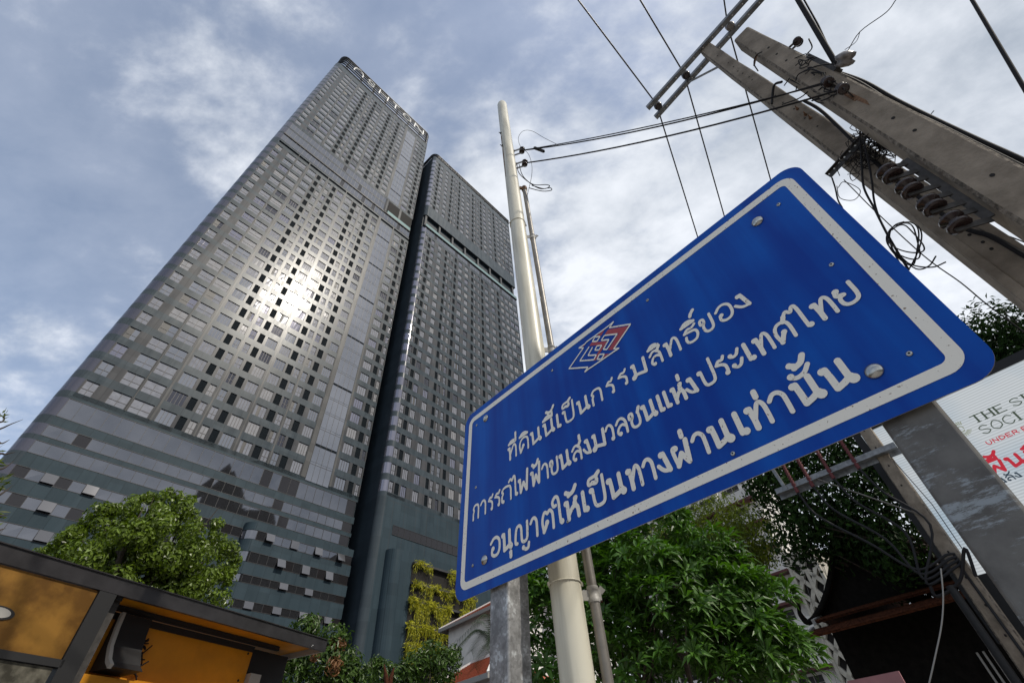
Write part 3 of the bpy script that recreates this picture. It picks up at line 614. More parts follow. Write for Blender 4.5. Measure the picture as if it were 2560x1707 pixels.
# Thai letter skeletons in a unit box: ('l', points) straight, ('c', points) curved, ('d', centre, size) blob
G = {
'ก': [('c', [(.04, 0), (.04, .45), (.16, .62), (.02, .76), (.18, .95), (.5, 1.0), (.85, .93), (.98, .7), (.98, .3), (.98, 0)])],
'า': [('c', [(0, .78), (.3, .97), (.65, .98), (.92, .8), (.97, .5), (.97, 0)])],
'ร': [('c', [(.95, 1.04), (.75, .88), (.4, .90), (.1, .72)]), ('c', [(.1, .72), (.5, .66), (.85, .5), (.9, .25), (.85, .08)]), ('d', (.8, .08), 1.25)],
'น': [('d', (.06, .88), 1.3), ('l', [(.16, .9), (.2, .5), (.22, .04)]), ('l', [(.22, .04), (.5, .12), (.82, .26)]), ('l', [(.74, 1), (.76, .15)]), ('d', (.86, .12), 1.55)],
'ม': [('d', (.06, .88), 1.3), ('l', [(.16, .9), (.2, .1)]), ('d', (.05, .06), 1.7), ('l', [(.12, .20), (.5, .13), (.93, .03)]), ('l', [(.93, .03), (.95, 1)])],
'ท': [('d', (.05, .86), 1.3), ('l', [(.16, .88), (.22, .4), (.22, 0)]), ('c', [(.22, .3), (.42, .62), (.62, .93), (.78, .98), (.93, .8), (.97, .4), (.97, 0)])],
'ด': [('d', (.42, .42), 1.3), ('c', [(.42, .40), (.28, .22), (.10, 0)]), ('c', [(.10, 0), (.0, .5), (.15, .86), (.5, 1.0), (.85, .9), (.97, .6), (.97, 0)])],
'ต': [('d', (.42, .40), 1.3), ('c', [(.42, .38), (.28, .2), (.10, 0)]), ('c', [(.10, 0), (.0, .5), (.12, .86), (.28, .98), (.5, .86)]), ('c', [(.5, .86), (.72, .98), (.93, .8), (.97, .5), (.97, 0)])],
'ป': [('d', (.05, .86), 1.3), ('c', [(.16, .88), (.2, .3), (.3, .05), (.6, .0), (.88, .08), (.97, .35), (.97, .9), (.97, 1.38)])],
'ฟ': [('d', (.05, .86), 1.3), ('l', [(.14, .88), (.2, .03)]), ('l', [(.2, .03), (.5, .62)]), ('l', [(.5, .62), (.80, .03)]), ('l', [(.80, .03), (.94, 1.36)])],
'พ': [('d', (.05, .86), 1.2), ('l', [(.14, .88), (.2, .03)]), ('l', [(.2, .03), (.5, .7)]), ('l', [(.5, .7), (.80, .03)]), ('l', [(.80, .03), (.94, 1.0)])],
'ผ': [('d', (.22, .82), 1.2), ('c', [(.22, .88), (.04, .84), (.06, .5), (.16, .02)]), ('l', [(.16, .02), (.5, .5)]), ('l', [(.5, .5), (.84, .02)]), ('l', [(.84, .02), (.95, 1)])],
'ส': [('c', [(.02, .74), (.3, .93), (.62, .93), (.9, .7), (.95, .35), (.95, 0)]), ('c', [(.95, .4), (.6, .58), (.25, .5), (.08, .25), (.22, .08)]), ('d', (.3, .1), 1.15), ('l', [(.72, .86), (1.02, 1.1)])],
'ล': [('c', [(.02, .74), (.3, .95), (.65, .95), (.92, .7), (.97, .35), (.97, 0)]), ('c', [(.95, .4), (.6, .58), (.25, .5), (.06, .25), (.2, .08)]), ('d', (.28, .1), 1.25)],
'ธ': [('c', [(.95, 1.0), (.7, .88), (.35, .9), (.08, .72)]), ('c', [(.08, .72), (.5, .68), (.85, .6), (.95, .35), (.8, .08), (.5, .0), (.2, .06), (.1, .25), (.14, .45)])],
'ข': [('c', [(.28, .62), (.06, .62), (.08, .88), (.32, .9), (.36, .68), (.2, .42), (.25, .12), (.5, .0), (.82, .06), (.95, .3), (.95, 1)])],
'ช': [('c', [(.28, .62), (.06, .62), (.08, .88), (.32, .9), (.36, .68), (.2, .42), (.25, .12), (.5, .0), (.82, .06), (.93, .3), (.88, .85)]), ('l', [(.86, .8), (1.04, 1.06)])],
'อ': [('c', [(.0, .76), (.3, .97), (.65, .98), (.93, .75), (.95, .3), (.75, .04), (.4, .0), (.14, .15), (.16, .42)]), ('d', (.25, .42), 1.2)],
'ง': [('d', (.42, .86), 1.3), ('l', [(.58, .88), (.86, .06)]), ('c', [(.86, .06), (.5, .1), (.25, .22), (.02, .42)])],
'ถ': [('c', [(.2, .04), (.02, .12), (.04, .45), (.16, .62), (.02, .76), (.18, .95), (.5, 1.0), (.85, .93), (.98, .7), (.98, .3), (.98, 0)]), ('d', (.16, .07), 1.2)],
'ว': [('c', [(.0, .76), (.3, .97), (.65, .97), (.92, .75), (.95, .4), (.9, .1)]), ('d', (.82, .09), 1.3)],
'ห': [('d', (.05, .86), 1.3), ('l', [(.16, .88), (.2, .02)]), ('c', [(.2, .2), (.45, .45), (.78, .66)]), ('c', [(.70, .72), (.86, .95)]), ('d', (.80, .92), 1.25), ('c', [(.66, .6), (.9, .45), (.95, .0)])],
'ย': [('d', (.12, .88), 1.3), ('c', [(.1, .86), (.04, .66), (.36, .56)]), ('c', [(.36, .56), (.1, .46), (.12, .15), (.4, .0), (.8, .05), (.97, .3), (.97, 1)])],
'ศ': [('d', (.5, .46), 1.25), ('c', [(.5, .44), (.34, .28), (.12, .0)]), ('c', [(.12, 0), (.0, .5), (.15, .86), (.5, .98), (.85, .88), (.97, .6), (.97, 0)]), ('l', [(.72, .94), (.9, 1.16)]), ('d', (.88, 1.18), .9)],
'ญ': [('c', [(.16, .04), (.02, .12), (.05, .6), (.14, .9), (.34, .97), (.48, .8), (.5, .4), (.54, .08), (.75, .0), (.92, .14), (.96, .5), (.96, 1)]), ('d', (.62, -.30), 1.1), ('c', [(.62, -.32), (.78, -.42), (.96, -.38), (1.02, -.16)])],
'เ': [('l', [(.3, 1), (.35, .1)]), ('d', (.75, .1), 1.35)],
'แ': [('l', [(.1, 1), (.12, .1)]), ('d', (.28, .1), 1.2), ('l', [(.66, 1), (.7, .1)]), ('d', (.88, .1), 1.2)],
'ไ': [('c', [(-1.5, 1.22), (-1.0, 1.36), (-.5, 1.2), (-.1, 1.42), (.25, 1.4), (.4, 1.15), (.45, .6), (.5, .1)]), ('d', (.78, .1), 1.3)],
'ใ': [('c', [(-.35, 1.05), (-.9, 1.05), (-1.1, 1.3), (-.5, 1.5), (.1, 1.46), (.35, 1.2), (.42, .6), (.5, .1)]), ('d', (.78, .1), 1.3)],
'ะ': [('d', (.12, .80), 1.15), ('c', [(.12, .74), (.4, .68), (.7, .74), (.95, .98)]), ('d', (.12, .22), 1.15), ('c', [(.12, .16), (.4, .08), (.7, .14), (.95, .40)])],
'ิ': [('c', [(.02, 1.2), (.3, 1.38), (.65, 1.38), (.92, 1.22)]), ('l', [(.02, 1.2), (.92, 1.22)])],
'ี': [('c', [(.02, 1.2), (.3, 1.38), (.65, 1.38), (.92, 1.22)]), ('l', [(.02, 1.2), (.92, 1.22)]), ('l', [(.92, 1.22), (.94, 1.48)])],
'ื': [('c', [(.02, 1.2), (.3, 1.38), (.65, 1.38), (.92, 1.22)]), ('l', [(.02, 1.2), (.92, 1.22)]), ('l', [(.92, 1.22), (.94, 1.5)]), ('l', [(.66, 1.3), (.68, 1.5)])],
'่': [('l', [(.94, 1.62), (.94, 1.86)])], '่l': [('l', [(.86, 1.22), (.86, 1.48)])],
'้': [('d', (.3, 1.76), 1.0), ('c', [(.28, 1.74), (.5, 1.62), (.45, 1.55)]), ('c', [(.45, 1.56), (.8, 1.66), (1.02, 1.92)])],
'้l': [('d', (.28, 1.42), 1.0), ('c', [(.26, 1.40), (.5, 1.28), (.45, 1.2)]), ('c', [(.45, 1.21), (.8, 1.32), (1.02, 1.58)])],
'์': [('d', (.78, 1.58), .95), ('c', [(.78, 1.6), (.86, 1.74), (1.06, 1.9)])],
'็': [('d', (.30, 1.22), 1.0), ('c', [(.30, 1.2), (.02, 1.2), (.06, 1.44), (.4, 1.5), (.7, 1.48)]), ('c', [(.3, 1.22), (.6, 1.16), (.66, 1.3)]), ('l', [(.6, 1.5), (.86, 1.64)])],
'ั': [('d', (.16, 1.28), 1.15), ('c', [(.14, 1.24), (.4, 1.14), (.75, 1.22), (1.02, 1.46)])],
'ุ': [('d', (.82, -.22), 1.0), ('l', [(.86, -.2), (.86, -.44)])],
}
def write_thai(mb, items, base, h, r, F, m=0):
    for ch, a, b in items:
        w = b-a; pt = lambda p: (a+p[0]*w, base+p[1]*h)
        for g in G[ch]:
            if g[0] == 'd': dot2d(mb, pt(g[1]), r*g[2], F, m)
            else:
                P = [pt(p) for p in g[1]]
                if g[0] == 'c': P = [tuple(q) for q in smooth([(*p, 0) for p in P], 5)]; P = [(q[0], q[1]) for q in P]
                rr_ = r*0.78 if g[0] == 'c' and len(g[1]) > 3 else r
                stroke2d(mb, P, rr_, F, m)
L1 = [('ท', .462, .532), ('ี', .465, .532), ('่', .465, .532), ('ด', .563, .636), ('ิ', .563, .636), ('น', .657, .745), ('น', .760, .850), ('ี', .762, .840), ('้', .770, .850), ('เ', .862, .895), ('ป', .915, .990), ('็', .915, .985),
      ('น', 1.018, 1.102), ('ก', 1.120, 1.181), ('ร', 1.216, 1.262), ('ร', 1.292, 1.345), ('ม', 1.378, 1.455), ('ส', 1.485, 1.543), ('ิ', 1.485, 1.545), ('ท', 1.570, 1.637), ('ธ', 1.668, 1.735), ('ิ', 1.668, 1.738), ('์', 1.668, 1.745), ('ข', 1.752, 1.808), ('อ', 1.832, 1.898), ('ง', 1.912, 1.972)]
L2 = [('ก', .140, .190), ('า', .210, .256), ('ร', .280, .322), ('ร', .338, .385), ('ถ', .402, .480), ('ไ', .505, .533), ('ฟ', .545, .622), ('ฟ', .645, .714), ('้l', .640, .700), ('า', .728, .768), ('ข', .785, .842), ('น', .857, .930), ('ส', .945, 1.002), ('่l', .945, 1.010), ('ง', 1.018, 1.064),
      ('ม', 1.082, 1.152), ('ว', 1.164, 1.206), ('ล', 1.226, 1.283), ('ช', 1.298, 1.358), ('น', 1.374, 1.444), ('แ', 1.458, 1.518), ('ห', 1.533, 1.587), ('่l', 1.530, 1.586), ('ง', 1.597, 1.645), ('ป', 1.666, 1.727), ('ร', 1.740, 1.785), ('ะ', 1.803, 1.846), ('เ', 1.862, 1.890), ('ท', 1.908, 1.963), ('ศ', 1.986, 2.042), ('ไ', 2.078, 2.104), ('ท', 2.130, 2.186), ('ย', 2.206, 2.262)]
L3 = [('อ', .310, .385), ('น', .405, .482), ('ุ', .405, .482), ('ญ', .507, .602), ('า', .622, .667), ('ต', .705, .780), ('ใ', .812, .840), ('ห', .862, .944), ('้l', .850, .935), ('เ', .965, 1.000), ('ป', 1.022, 1.100), ('็', 1.016, 1.092), ('น', 1.122, 1.210), ('ท', 1.232, 1.293), ('า', 1.312, 1.357), ('ง', 1.380, 1.435),
      ('ผ', 1.455, 1.525), ('่l', 1.458, 1.520), ('า', 1.548, 1.597), ('น', 1.622, 1.700), ('เ', 1.722, 1.758), ('ท', 1.776, 1.842), ('่l', 1.770, 1.835), ('า', 1.860, 1.912), ('น', 1.942, 2.022), ('ั', 1.945, 2.020), ('้', 1.948, 2.020), ('น', 2.040, 2.120)]
for items, base, h, r in ((L1, .637, .083, .0084), (L2, .401, .083, .0088), (L3, .147, .090, .0108)):
    mb = MB(); write_thai(mb, items, base, h, r, S); mb.build('lettering', M['white_sheet'], sg)
EMW = [[(0.9991, 0.9647), (1.123, 1.0341), (1.0913, 1.0563), (1.1368, 1.0522), (1.152, 1.0585), (1.2838, 1.0543), (1.3101, 1.0543), (1.3497, 1.0572), (1.3146, 1.038), (1.4408, 0.9611), (1.3094, 0.8832), (1.3418, 0.8653), (1.2996, 0.8677), (1.2872, 0.8672), (1.1535, 0.8691), (1.1373, 0.8707), (1.1034, 0.868), (1.1298, 0.884), (0.9991, 0.9647)],
       [(1.2476, 0.9929), (1.2743, 1.0103), (1.3522, 0.9602), (1.2703, 0.9109), (1.2472, 0.9293), (1.2949, 0.9645), (1.2492, 0.9927)], [(1.1625, 1.0129), (1.0833, 0.9637), (1.1755, 0.906), (1.1975, 0.925), (1.144, 0.9598), (1.1842, 0.9929)],
       [(1.2123, 1.049), (1.2448, 1.0268), (1.2195, 1.0095), (1.1899, 1.0308), (1.2123, 1.049)], [(1.2134, 0.9794), (1.244, 0.9602), (1.2208, 0.943), (1.1949, 0.9618), (1.2134, 0.9794)], [(1.2179, 0.9133), (1.2476, 0.8938), (1.2244, 0.8748), (1.1975, 0.8928), (1.2179, 0.9133)]]
EMR = [[(1.3037, 1.0327), (1.4284, 0.9595), (1.3032, 0.883), (1.2748, 0.9026), (1.3601, 0.9607), (1.2756, 1.0164)], [(1.2258, 1.049), (1.2828, 1.0497), (1.2532, 1.0272)], [(1.1811, 1.0295), (1.2818, 0.9628), (1.1848, 0.8944), (1.172, 0.9046), (1.2476, 0.9618), (1.165, 1.017)], [(1.1122, 1.053), (1.1414, 1.0487), (1.128, 1.0428)], [(1.2518, 0.8916), (1.2795, 0.8745), (1.2276, 0.875)], [(1.1322, 0.8791), (1.1488, 0.8789), (1.1408, 0.8715)]]
mb = MB()
for p in EMR: mb.raw([S(u, v, .0013) for u, v in p], [tuple(range(len(p)))], 1)
for p in EMW: 
    for a, b in zip(p[:-1], p[1:]): stroke2d(mb, [a, b], .0042, S, 0, caps=False)
mb.build('emblem', [M['white_sheet'], M['red_sheet']], sg)
for (u, v) in ((.235, 1.054), (2.156, 1.014), (2.162, .150), (.256, .151)):
    mb = MB(); mb.lathe(S(u, v, 0), SN, [(0.001, .025), (.004, .025), (.008, .0215), (.0125, .015), (.015, .008), (.0155, 0)], 20); mb.build('bolt_head', M['bolt'], sg)
for (u, v) in ((.134, 1.055), (2.255, 1.02), (2.258, .151), (2.257, .587), (1.567, 1.032), (.871, 1.04), (.153, .598), (.152, .152), (.867, .143), (1.674, .103)):
    mb = MB(); mb.lathe(S(u, v, 0), SN, [(0.001, .0085), (.003, .0085), (.0045, .006), (.0046, .0035)], 12, 0); mb.lathe(S(u, v, 0.0048), SN, [(0, .0033), (.0003, .0033)], 10, 1); mb.build('rivet', [M['bolt'], M['hole']], sg)
for (u0, u1, mt) in ((.272, .412, 'galv'), (2.094, 2.232, 'galv_worn')):
    mb = MB(); zb = (0-S(0, 0)[2])/SY[2]; r = .012; W_ = u1-u0
    prof = []
    for cu, cw, a in ((u1-r, -.022-r, 0), (u0+r, -.022-r, 90), (u0+r, -.022-W_+r, 180), (u1-r, -.022-W_+r, 270)):
        for i in range(5): t = R_(a+90*i/4); prof.append((cu+r*math.cos(t), cw+r*math.sin(t)))
    k = len(prof); vb = zb; vt = 1.11
    mb.raw([S(a, vb, b) for a, b in prof]+[S(a, vt, b) for a, b in prof], [(i, (i+1) % k, k+(i+1) % k, k+i) for i in range(k)]+[tuple(range(k, 2*k))])
    mb.build('sign_post', M[mt], sg, fix=True)
mb = MB()
for v in (.22, 1.0): mb.bar(S(.1, v, -.013), S(2.3, v, -.013), .016, .05, SY)
mb.build('back_rail', M['galv'], sg)

# ------------------------------------------------------------------ cream steel pole with conduit
pr = 2.4; a0 = R_(3.75); PB = V(pr*math.sin(a0), pr*math.cos(a0), 0); ztop = 1.6+pr*math.tan(R_(73.25))
wp = thing('steel_pole', 'cream painted round steel pole behind the blue sign', 'pole', PB)
mb = MB(); rad_ = .0755
mb.lathe(PB, UPV, [(0, rad_)]+[(z, rad_) for z in np.linspace(.5, ztop-.06, 12)]+[(ztop-.03, rad_*.93), (ztop-.008, rad_*.7), (ztop+.004, rad_*.35), (ztop+.006, 0)], 40); mb.build('pole_shaft', M['cream'], wp)
def zat(py, px=1300): g = ray(px, py); return 1.6+pr*g[2]/math.hypot(g[0], g[1])
CR = V(math.cos(a0), -math.sin(a0), 0); CT = V(-math.sin(a0), -math.cos(a0), 0)   # right of / towards the camera
for z in (zat(562, 1295), zat(968, 1335), zat(1462, 1400)):
    mb = MB(); mb.tube([PB+V(0, 0, z)+(rad_+.003)*(math.cos(t)*CR+math.sin(t)*CT) for t in np.linspace(0, 2*math.pi, 33)], .0035, 6, caps=False)
    for t in (2.7, -0.25): c = PB+V(0, 0, z)+(rad_+.009)*(math.cos(t)*CR+math.sin(t)*CT); mb.lathe(c-V(0, 0, .008), UPV, [(0, .007), (.016, .007)], 8)
    mb.build('strap', M['cream'], wp)
for py in (340, 372):                       # bolts whose rust has run down the pole
    z = zat(py, 1255); mb = MB(); c = PB+V(0, 0, z); d_ = nrm(-CR*.86+CT*.5)
    mb.tube([c+d_*(rad_-.002), c+d_*(rad_+.034)], .006, 8); mb.lathe(c+d_*(rad_), d_, [(0, .016), (.011, .016)], 6); mb.build('through_bolt', M['hole'], wp)
mb = MB()
for (pa, pb, wd) in ((346, 366, .2), (376, 450, .22)):
    za, zb_ = zat(pa, 1256), zat(pb, 1262); d0 = math.atan2(.5, -.86)
    vs = []; n = 7
    for i in range(n):
        f = i/(n-1); z = za+(zb_-za)*f; hw = wd*(1-f*.75)
        for s_ in (-1, 1): t = d0+s_*hw; vs.append(PB+V(0, 0, z)+(rad_+.0012)*(math.cos(t)*CR+math.sin(t)*CT))
    mb.raw(vs, [(2*i, 2*i+1, 2*i+3, 2*i+2) for i in range(n-1)])
mb.build('rust_stain', M['rust'], wp)
# D-brackets with brown spool insulators on the right-hand side of the pole
def spool(mb, c, ax, r, l, m=0):
    mb.lathe(np.asarray(c)-ax*l/2, ax, [(0, r*.72), (l*.06, r), (l*.26, r), (l*.36, r*.55), (l*.64, r*.55), (l*.74, r), (l*.94, r), (l, r*.72)], 14, m)
INS = []
for (px, py) in ((1305, 376), (1312, 408)):
    c = at_r(px, py, pr-0.015); mb = MB(); ax = nrm(V(0.15, -.25, 1)); INS.append(c)
    b0 = PB+V(0, 0, c[2])+CR*(rad_-.004)
    for s_ in (-1, 1): mb.bar(b0+ax*s_*.045, c+CR*.012+ax*s_*.045, .004, .03, ax)
    mb.bar(b0-ax*.055, b0+ax*.055, .035, .006, CR); mb.tube([c-ax*.06, c+ax*.06], .006, 8)
    bk = mb.build('bracket', M['conduit'], wp); mb = MB(); spool(mb, c, ax, .036, .07); mb.build('insulator', M['porcelain'], bk)
# thin conduit strapped beside it
CB = PB+CR*.128+CT*(-.02); zc = zat(470, 1308)
mb = MB(); mb.lathe(CB, UPV, [(0, .024), (zc-.02, .024)], 18); mb.build('conduit_pipe', M['conduit'], wp)
mb = MB(); mb.lathe(CB+V(0, 0, zc-.025), UPV, [(0, .03), (.05, .034), (.075, .03), (.08, .02)], 14); mb.bar(PB+V(0, 0, zc+.02)+CR*rad_, CB+V(0, 0, zc+.02), .02, .05); mb.build('conduit_cap', M['rust'], wp)
for z in (zat(590, 1325), zat(872, 1375), zat(1488, 1455)):
    mb = MB(); mb.lathe(CB+V(0, 0, z-.03), UPV, [(0, .028), (.02, .029), (.022, .026), (.05, .026), (.052, .029), (.07, .028)], 14)
    mb.bar(PB+V(0, 0, z)+CR*(rad_-.002), CB+CR*.036+V(0, 0, z), .045, .006, CT); mb.bar(CB+CR*.03+V(0, 0, z+.012), CB+CR*.05+V(0, 0, z+.03), .03, .006, CT); mb.build('conduit_clip', M['grey_strip'], wp)

# ------------------------------------------------------------------ concrete poles on the right
def unit_az(a): return V(math.sin(R_(a)), math.cos(R_(a)), 0)
def conc_pole(root, base, top, wb, wt, recess=None, z0=0.0):
    """tapered square pole with chamfered edges, aligned to the street grid; recess=(z from, z to): sunk panel on the face towards the sign's side"""
    n1 = unit_az(226.5); n2 = unit_az(316.5); base = np.asarray(base); top = np.asarray(top); H = top[2]-base[2]
    def sec(z):
        f = (z-base[2])/H; c = base+(top-base)*f; w = wb+(wt-wb)*f; return c, w/2
    mb = MB(); zs = [base[2]]; z = base[2]
    while z < top[2]-.3: z += .45; zs.append(min(z, top[2]))
    if zs[-1] < top[2]: zs.append(top[2])
    rings = []
    for z in zs:
        c, h = sec(z); ch = h*.16; j = lambda: rng.normal(0, .0016)
        rings.append([c+n1*(a*h+j())+n2*(b*h+j()) for a, b in ((1, -1+.16), (1, 1-.16), (1-.16, 1), (-1+.16, 1), (-1, 1-.16), (-1, -1+.16), (-1+.16, -1), (1-.16, -1))])
    k = 8; vs = [p for r_ in rings for p in r_]; fs = []; ms = []
    for i in range(len(rings)-1):
        for q in range(k): mb.raw([vs[i*k+q], vs[i*k+(q+1) % k], vs[(i+1)*k+(q+1) % k], vs[(i+1)*k+q]], [(0, 1, 2, 3)], 1 if q in (7, 1) else 0)
    mb.raw(rings[-1], [tuple(range(8))], 0)
    return mb, sec, n1, n2
def holes(mb, sec, n1, n2, zs, r=.011, long_=False, m=2):
    for z in zs:
        c, h = sec(z); p = c+n1*(h+.0015)+n2*random.uniform(-.012, .012)
        mb.raw([p+(n2*math.cos(R_(t))*r+UPV*math.sin(R_(t))*r*1.25) for t in range(0, 360, 40)], [tuple(range(9))], m)
MP = [M['concrete'], M['concrete_rough'], M['hole']]
# left pole, carrying the cross-arm
RL = 3.6
topL = at_r(1763, 122, RL); baseL = V(*(unit_az(58.4)*RL)[:2], 0)
pL = thing('utility_pole', 'slimmer concrete utility pole carrying the steel cross-arm', 'utility pole', baseL, 'concrete utility poles')
mb, secL, n1, n2 = conc_pole(pL, baseL, topL, .265, .150)
zl_ = lambda py, px: at_r(px, py, RL)[2]
holes(mb, secL, n1, n2, [zl_(y, 1800+.9*(y-130)) for y in (140, 165, 178, 190, 200, 214, 222, 275, 295, 318, 345, 372)], .009)
mb.build('pole_shaft', MP, pL)
for y in (305, 342, 363):
    c, h = secL(zl_(y, 1990)); mb = MB(); p = c+n1*h-n2*.02; mb.lathe(p, n1, [(0, .014), (.02, .014)], 6); mb.tube([p, p+n1*.05], .006, 6); mb.build('through_bolt', M['rust'], pL)
mb = MB()                                         # sunk web of the H-section on the lower half
z1_ = zl_(478, 2240); c, h = secL(z1_); c0, h0 = secL(0.2)
mb.hexa([c0+n1*(h0+.001)-n2*h0*.45, c0+n1*(h0+.001)+n2*h0*.45, c0+n1*(h0-.03)+n2*h0*.45, c0+n1*(h0-.03)-n2*h0*.45, c+n1*(h+.001)-n2*h*.42, c+n1*(h+.001)+n2*h*.42, c+n1*(h-.03)+n2*h*.42, c+n1*(h-.03)-n2*h*.42])
mb2 = MB()
for s_ in (-1, 1): mb2.hexa([c0+n1*(h0+.022)+n2*h0*s_*.98, c0+n1*(h0+.022)+n2*h0*s_*.5, c0+n1*(h0-.005)+n2*h0*s_*.46, c0+n1*(h0-.005)+n2*h0*s_, c+n1*(h+.006)+n2*h*s_*.98, c+n1*(h+.006)+n2*h*s_*.55, c+n1*(h-.005)+n2*h*s_*.5, c+n1*(h-.005)+n2*h*s_])
mb2.build('flange', M['concrete'], pL, fix=True)
for y in (540, 566, 606, 650, 690, 720): mb = MB(); holes(mb, secL, n1, n2, [zl_(y, 2380)], .010, m=0); mb.build('pole_hole', M['hole'], pL)
# cross-arm: two steel angles either side of the pole top, three pin insulators between them
ZC = topL[2]-.12
arm = [at_z(1620, 273, ZC), at_z(1865, 0, ZC)]; arm2 = [at_z(1640, 296, ZC), at_z(1905, 0, ZC)]
for A in (arm, arm2):
    d = nrm(A[1]-A[0]); A[1] = A[0]+d*2.35; mb = MB()
    mb.bar(A[0], A[1], .065, .006, UPV); mb.bar(A[0]+V(0, 0, .03)+np.cross(d, UPV)*.03, A[1]+V(0, 0, .03)+np.cross(d, UPV)*.03, .006, .06, UPV)
    for t in np.arange(.06, 2.3, .16): mb.lathe(A[0]+d*t-V(0, 0, .0038), UPV, [(0, .008), (.0006, .008)], 8, 1)
    ARMO = mb.build('cross_arm', [M['steel'], M['letter']], pL)
ARM_PTS = []
for t in (.13, .66, 1.42):
    d = nrm(arm[1]-arm[0]); c = (arm[0]+arm2[0])/2+d*t+V(0, 0, .03); mb = MB()
    mb.lathe(c-V(0, 0, .05), UPV, [(0, .035), (.02, .055), (.05, .06), (.07, .045), (.09, .055), (.115, .05), (.13, .03), (.15, .035), (.16, .02)], 16); mb.build('insulator', M['porcelain_grey'] if t > 1 else M['porcelain'], ARMO)
    mb = MB(); mb.bar(arm[0]+d*t, arm2[0]+d*t, .03, .008, UPV); mb.build('spacer', M['steel'], ARMO); ARM_PTS.append(c+V(0, 0, .09))
cc, h = secL(at_r(1800, 175, RL)[2]); mb = MB(); mb.bar(arm2[0]+nrm(arm2[1]-arm2[0])*.62, cc+n1*.0-n2*-.02, .035, .006, UPV); mb.build('brace', M['steel'], pL)
# right pole, nearer and heavier
RR = 3.2
topR = at_r(1862, 98, RR); baseR = V(*(unit_az(62.9)*RR)[:2], 0)
pR = thing('utility_pole', 'heavier weathered concrete utility pole at the right edge, with a rack of brown insulators', 'utility pole', baseR, 'concrete utility poles')
mb, secR, n1, n2 = conc_pole(pR, baseR, topR, .285, .175); zr_ = lambda py, px: at_r(px, py, RR)[2]
holes(mb, secR, n1, n2, [zr_(y, x) for x, y in ((1930, 139), (1956, 150), (1980, 168), (2248, 318), (2500, 462), (2300, 352))], .012)
mb.build('pole_shaft', MP, pR)
for t_, (x, y, x2, y2) in enumerate(((1905, 125, 1885, 165), (2105, 238, 2140, 252))):
    a = at_r(x, y, RR-.06); b = at_r(x2, y2, RR-.10); mb = MB(); mb.tube(smooth([a, (a+b)/2+n1*.03, b], 4), .009, 6); mb.build('hook', M['rust'], pR)
for k_, (px, py) in enumerate(((2068, 205), (2105, 222))):
    c = at_r(px, py, RR-.20); mb = MB(); ax = nrm(V(.25, .2, 1)); cp, h = secR(c[2]); spool(mb, c, ax, .042, .075); mb.build('insulator', M['porcelain'], pR)
    mb = MB()
    for s_ in (-1, 1): mb.bar(cp+n1*h*.95+ax*.05*s_, c+ax*.05*s_+n1*.015, .005, .034, ax)
    mb.tube([c-ax*.07, c+ax*.07], .007, 6); mb.build('bracket', M['steel_dark'], pR)
mb = MB(); c, h = secR(zr_(245, 2130)); p = c+n1*(h+.0022)
mb.raw([p+n2*.02, p-n2*.015, p-n2*.02-V(0, 0, .26), p+n2*.0-V(0, 0, .34)], [(0, 1, 2, 3)]); mb.build('rust_stain', M['rust'], pR)
# reel insulator and line clamps on the far side
c = at_r(2112, 155, RR-.02); ax = nrm(ray(2112, 155)*.6-V(.3, -.2, .6)); mb = MB()
mb.lathe(c-ax*.06, -ax, [(-.10, .03), (-.09, .06), (-.07, .075), (-.05, .05), (-.03, .07), (-.005, .075), (.01, .045), (.02, .02)], 18); mb.build('reel_insulator', M['porcelain_grey'], pR)
mb = MB(); mb.bar(at_r(2020, 150, RR-.03), at_r(2090, 185, RR-.03), .07, .09, UPV); mb.build('clamp_box', M['steel_dark'], pR)
mb = MB(); a = at_r(1995, 105, RR+.02); ax = nrm(V(.6, .3, .5)); spool(mb, a, ax, .04, .07); mb.build('insulator', M['porcelain'], pR)
mb = MB()
for s_ in (-1, 1): mb.bar(at_r(1965, 132, RR+.02)+ax*.045*s_, a+ax*.045*s_, .006, .04, ax)
mb.build('bracket', M['steel_dark'], pR)
# the rack: backing channel, eight straps, four double-flanged spools
q0 = at_r(2260, 402, RR-.10); q1 = at_r(2475, 545, RR-.10)
mb = MB(); mb.bar(q0, q1, .05, .012, n1); RK = mb.build('insulator_rack', M['steel_dark'], pR)
SP = []
for k_, (px, py) in enumerate(((2224, 434), (2272, 471), (2328, 513), (2388, 556))):
    c = at_r(px, py, RR-.20); SP.append(c); ax = nrm(q1-q0); mb = MB(); spool(mb, c, ax, .060, .095); mb.build('insulator', M['porcelain'], RK)
    for s_ in (-1, 1):
        e = c+ax*.055*s_; f_ = q0+ax*((e-q0)@ax); mb = MB(); mb.bar(f_, e+nrm(e-f_)*.035, .042, .009, np.cross(ax, e-f_)); mb.build('strap', M['steel_dark'], RK)
    mb = MB(); mb.tube([c-ax*.075, c+ax*.075], .008, 6); mb.build('pin', M['steel_dark'], RK)

# steel bracket with a snarl of cables on the left pole
mb = MB(); a = at_r(2070, 440, RL-.15); b = at_r(2170, 330, RL-.15); d = nrm(b-a)
mb.bar(a, b, .085, .007, n1); mb.bar(a+n1*.0+V(0, 0, .02), b+V(0, 0, .02), .007, .05, n1)
for t in np.linspace(.04, .96, 8): mb.lathe(a+(b-a)*t+n1*.0041, n1, [(0, .009), (.0006, .009)], 8, 1)
mb.build('angle_bracket', [M['steel_dark'], M['letter']], pL)

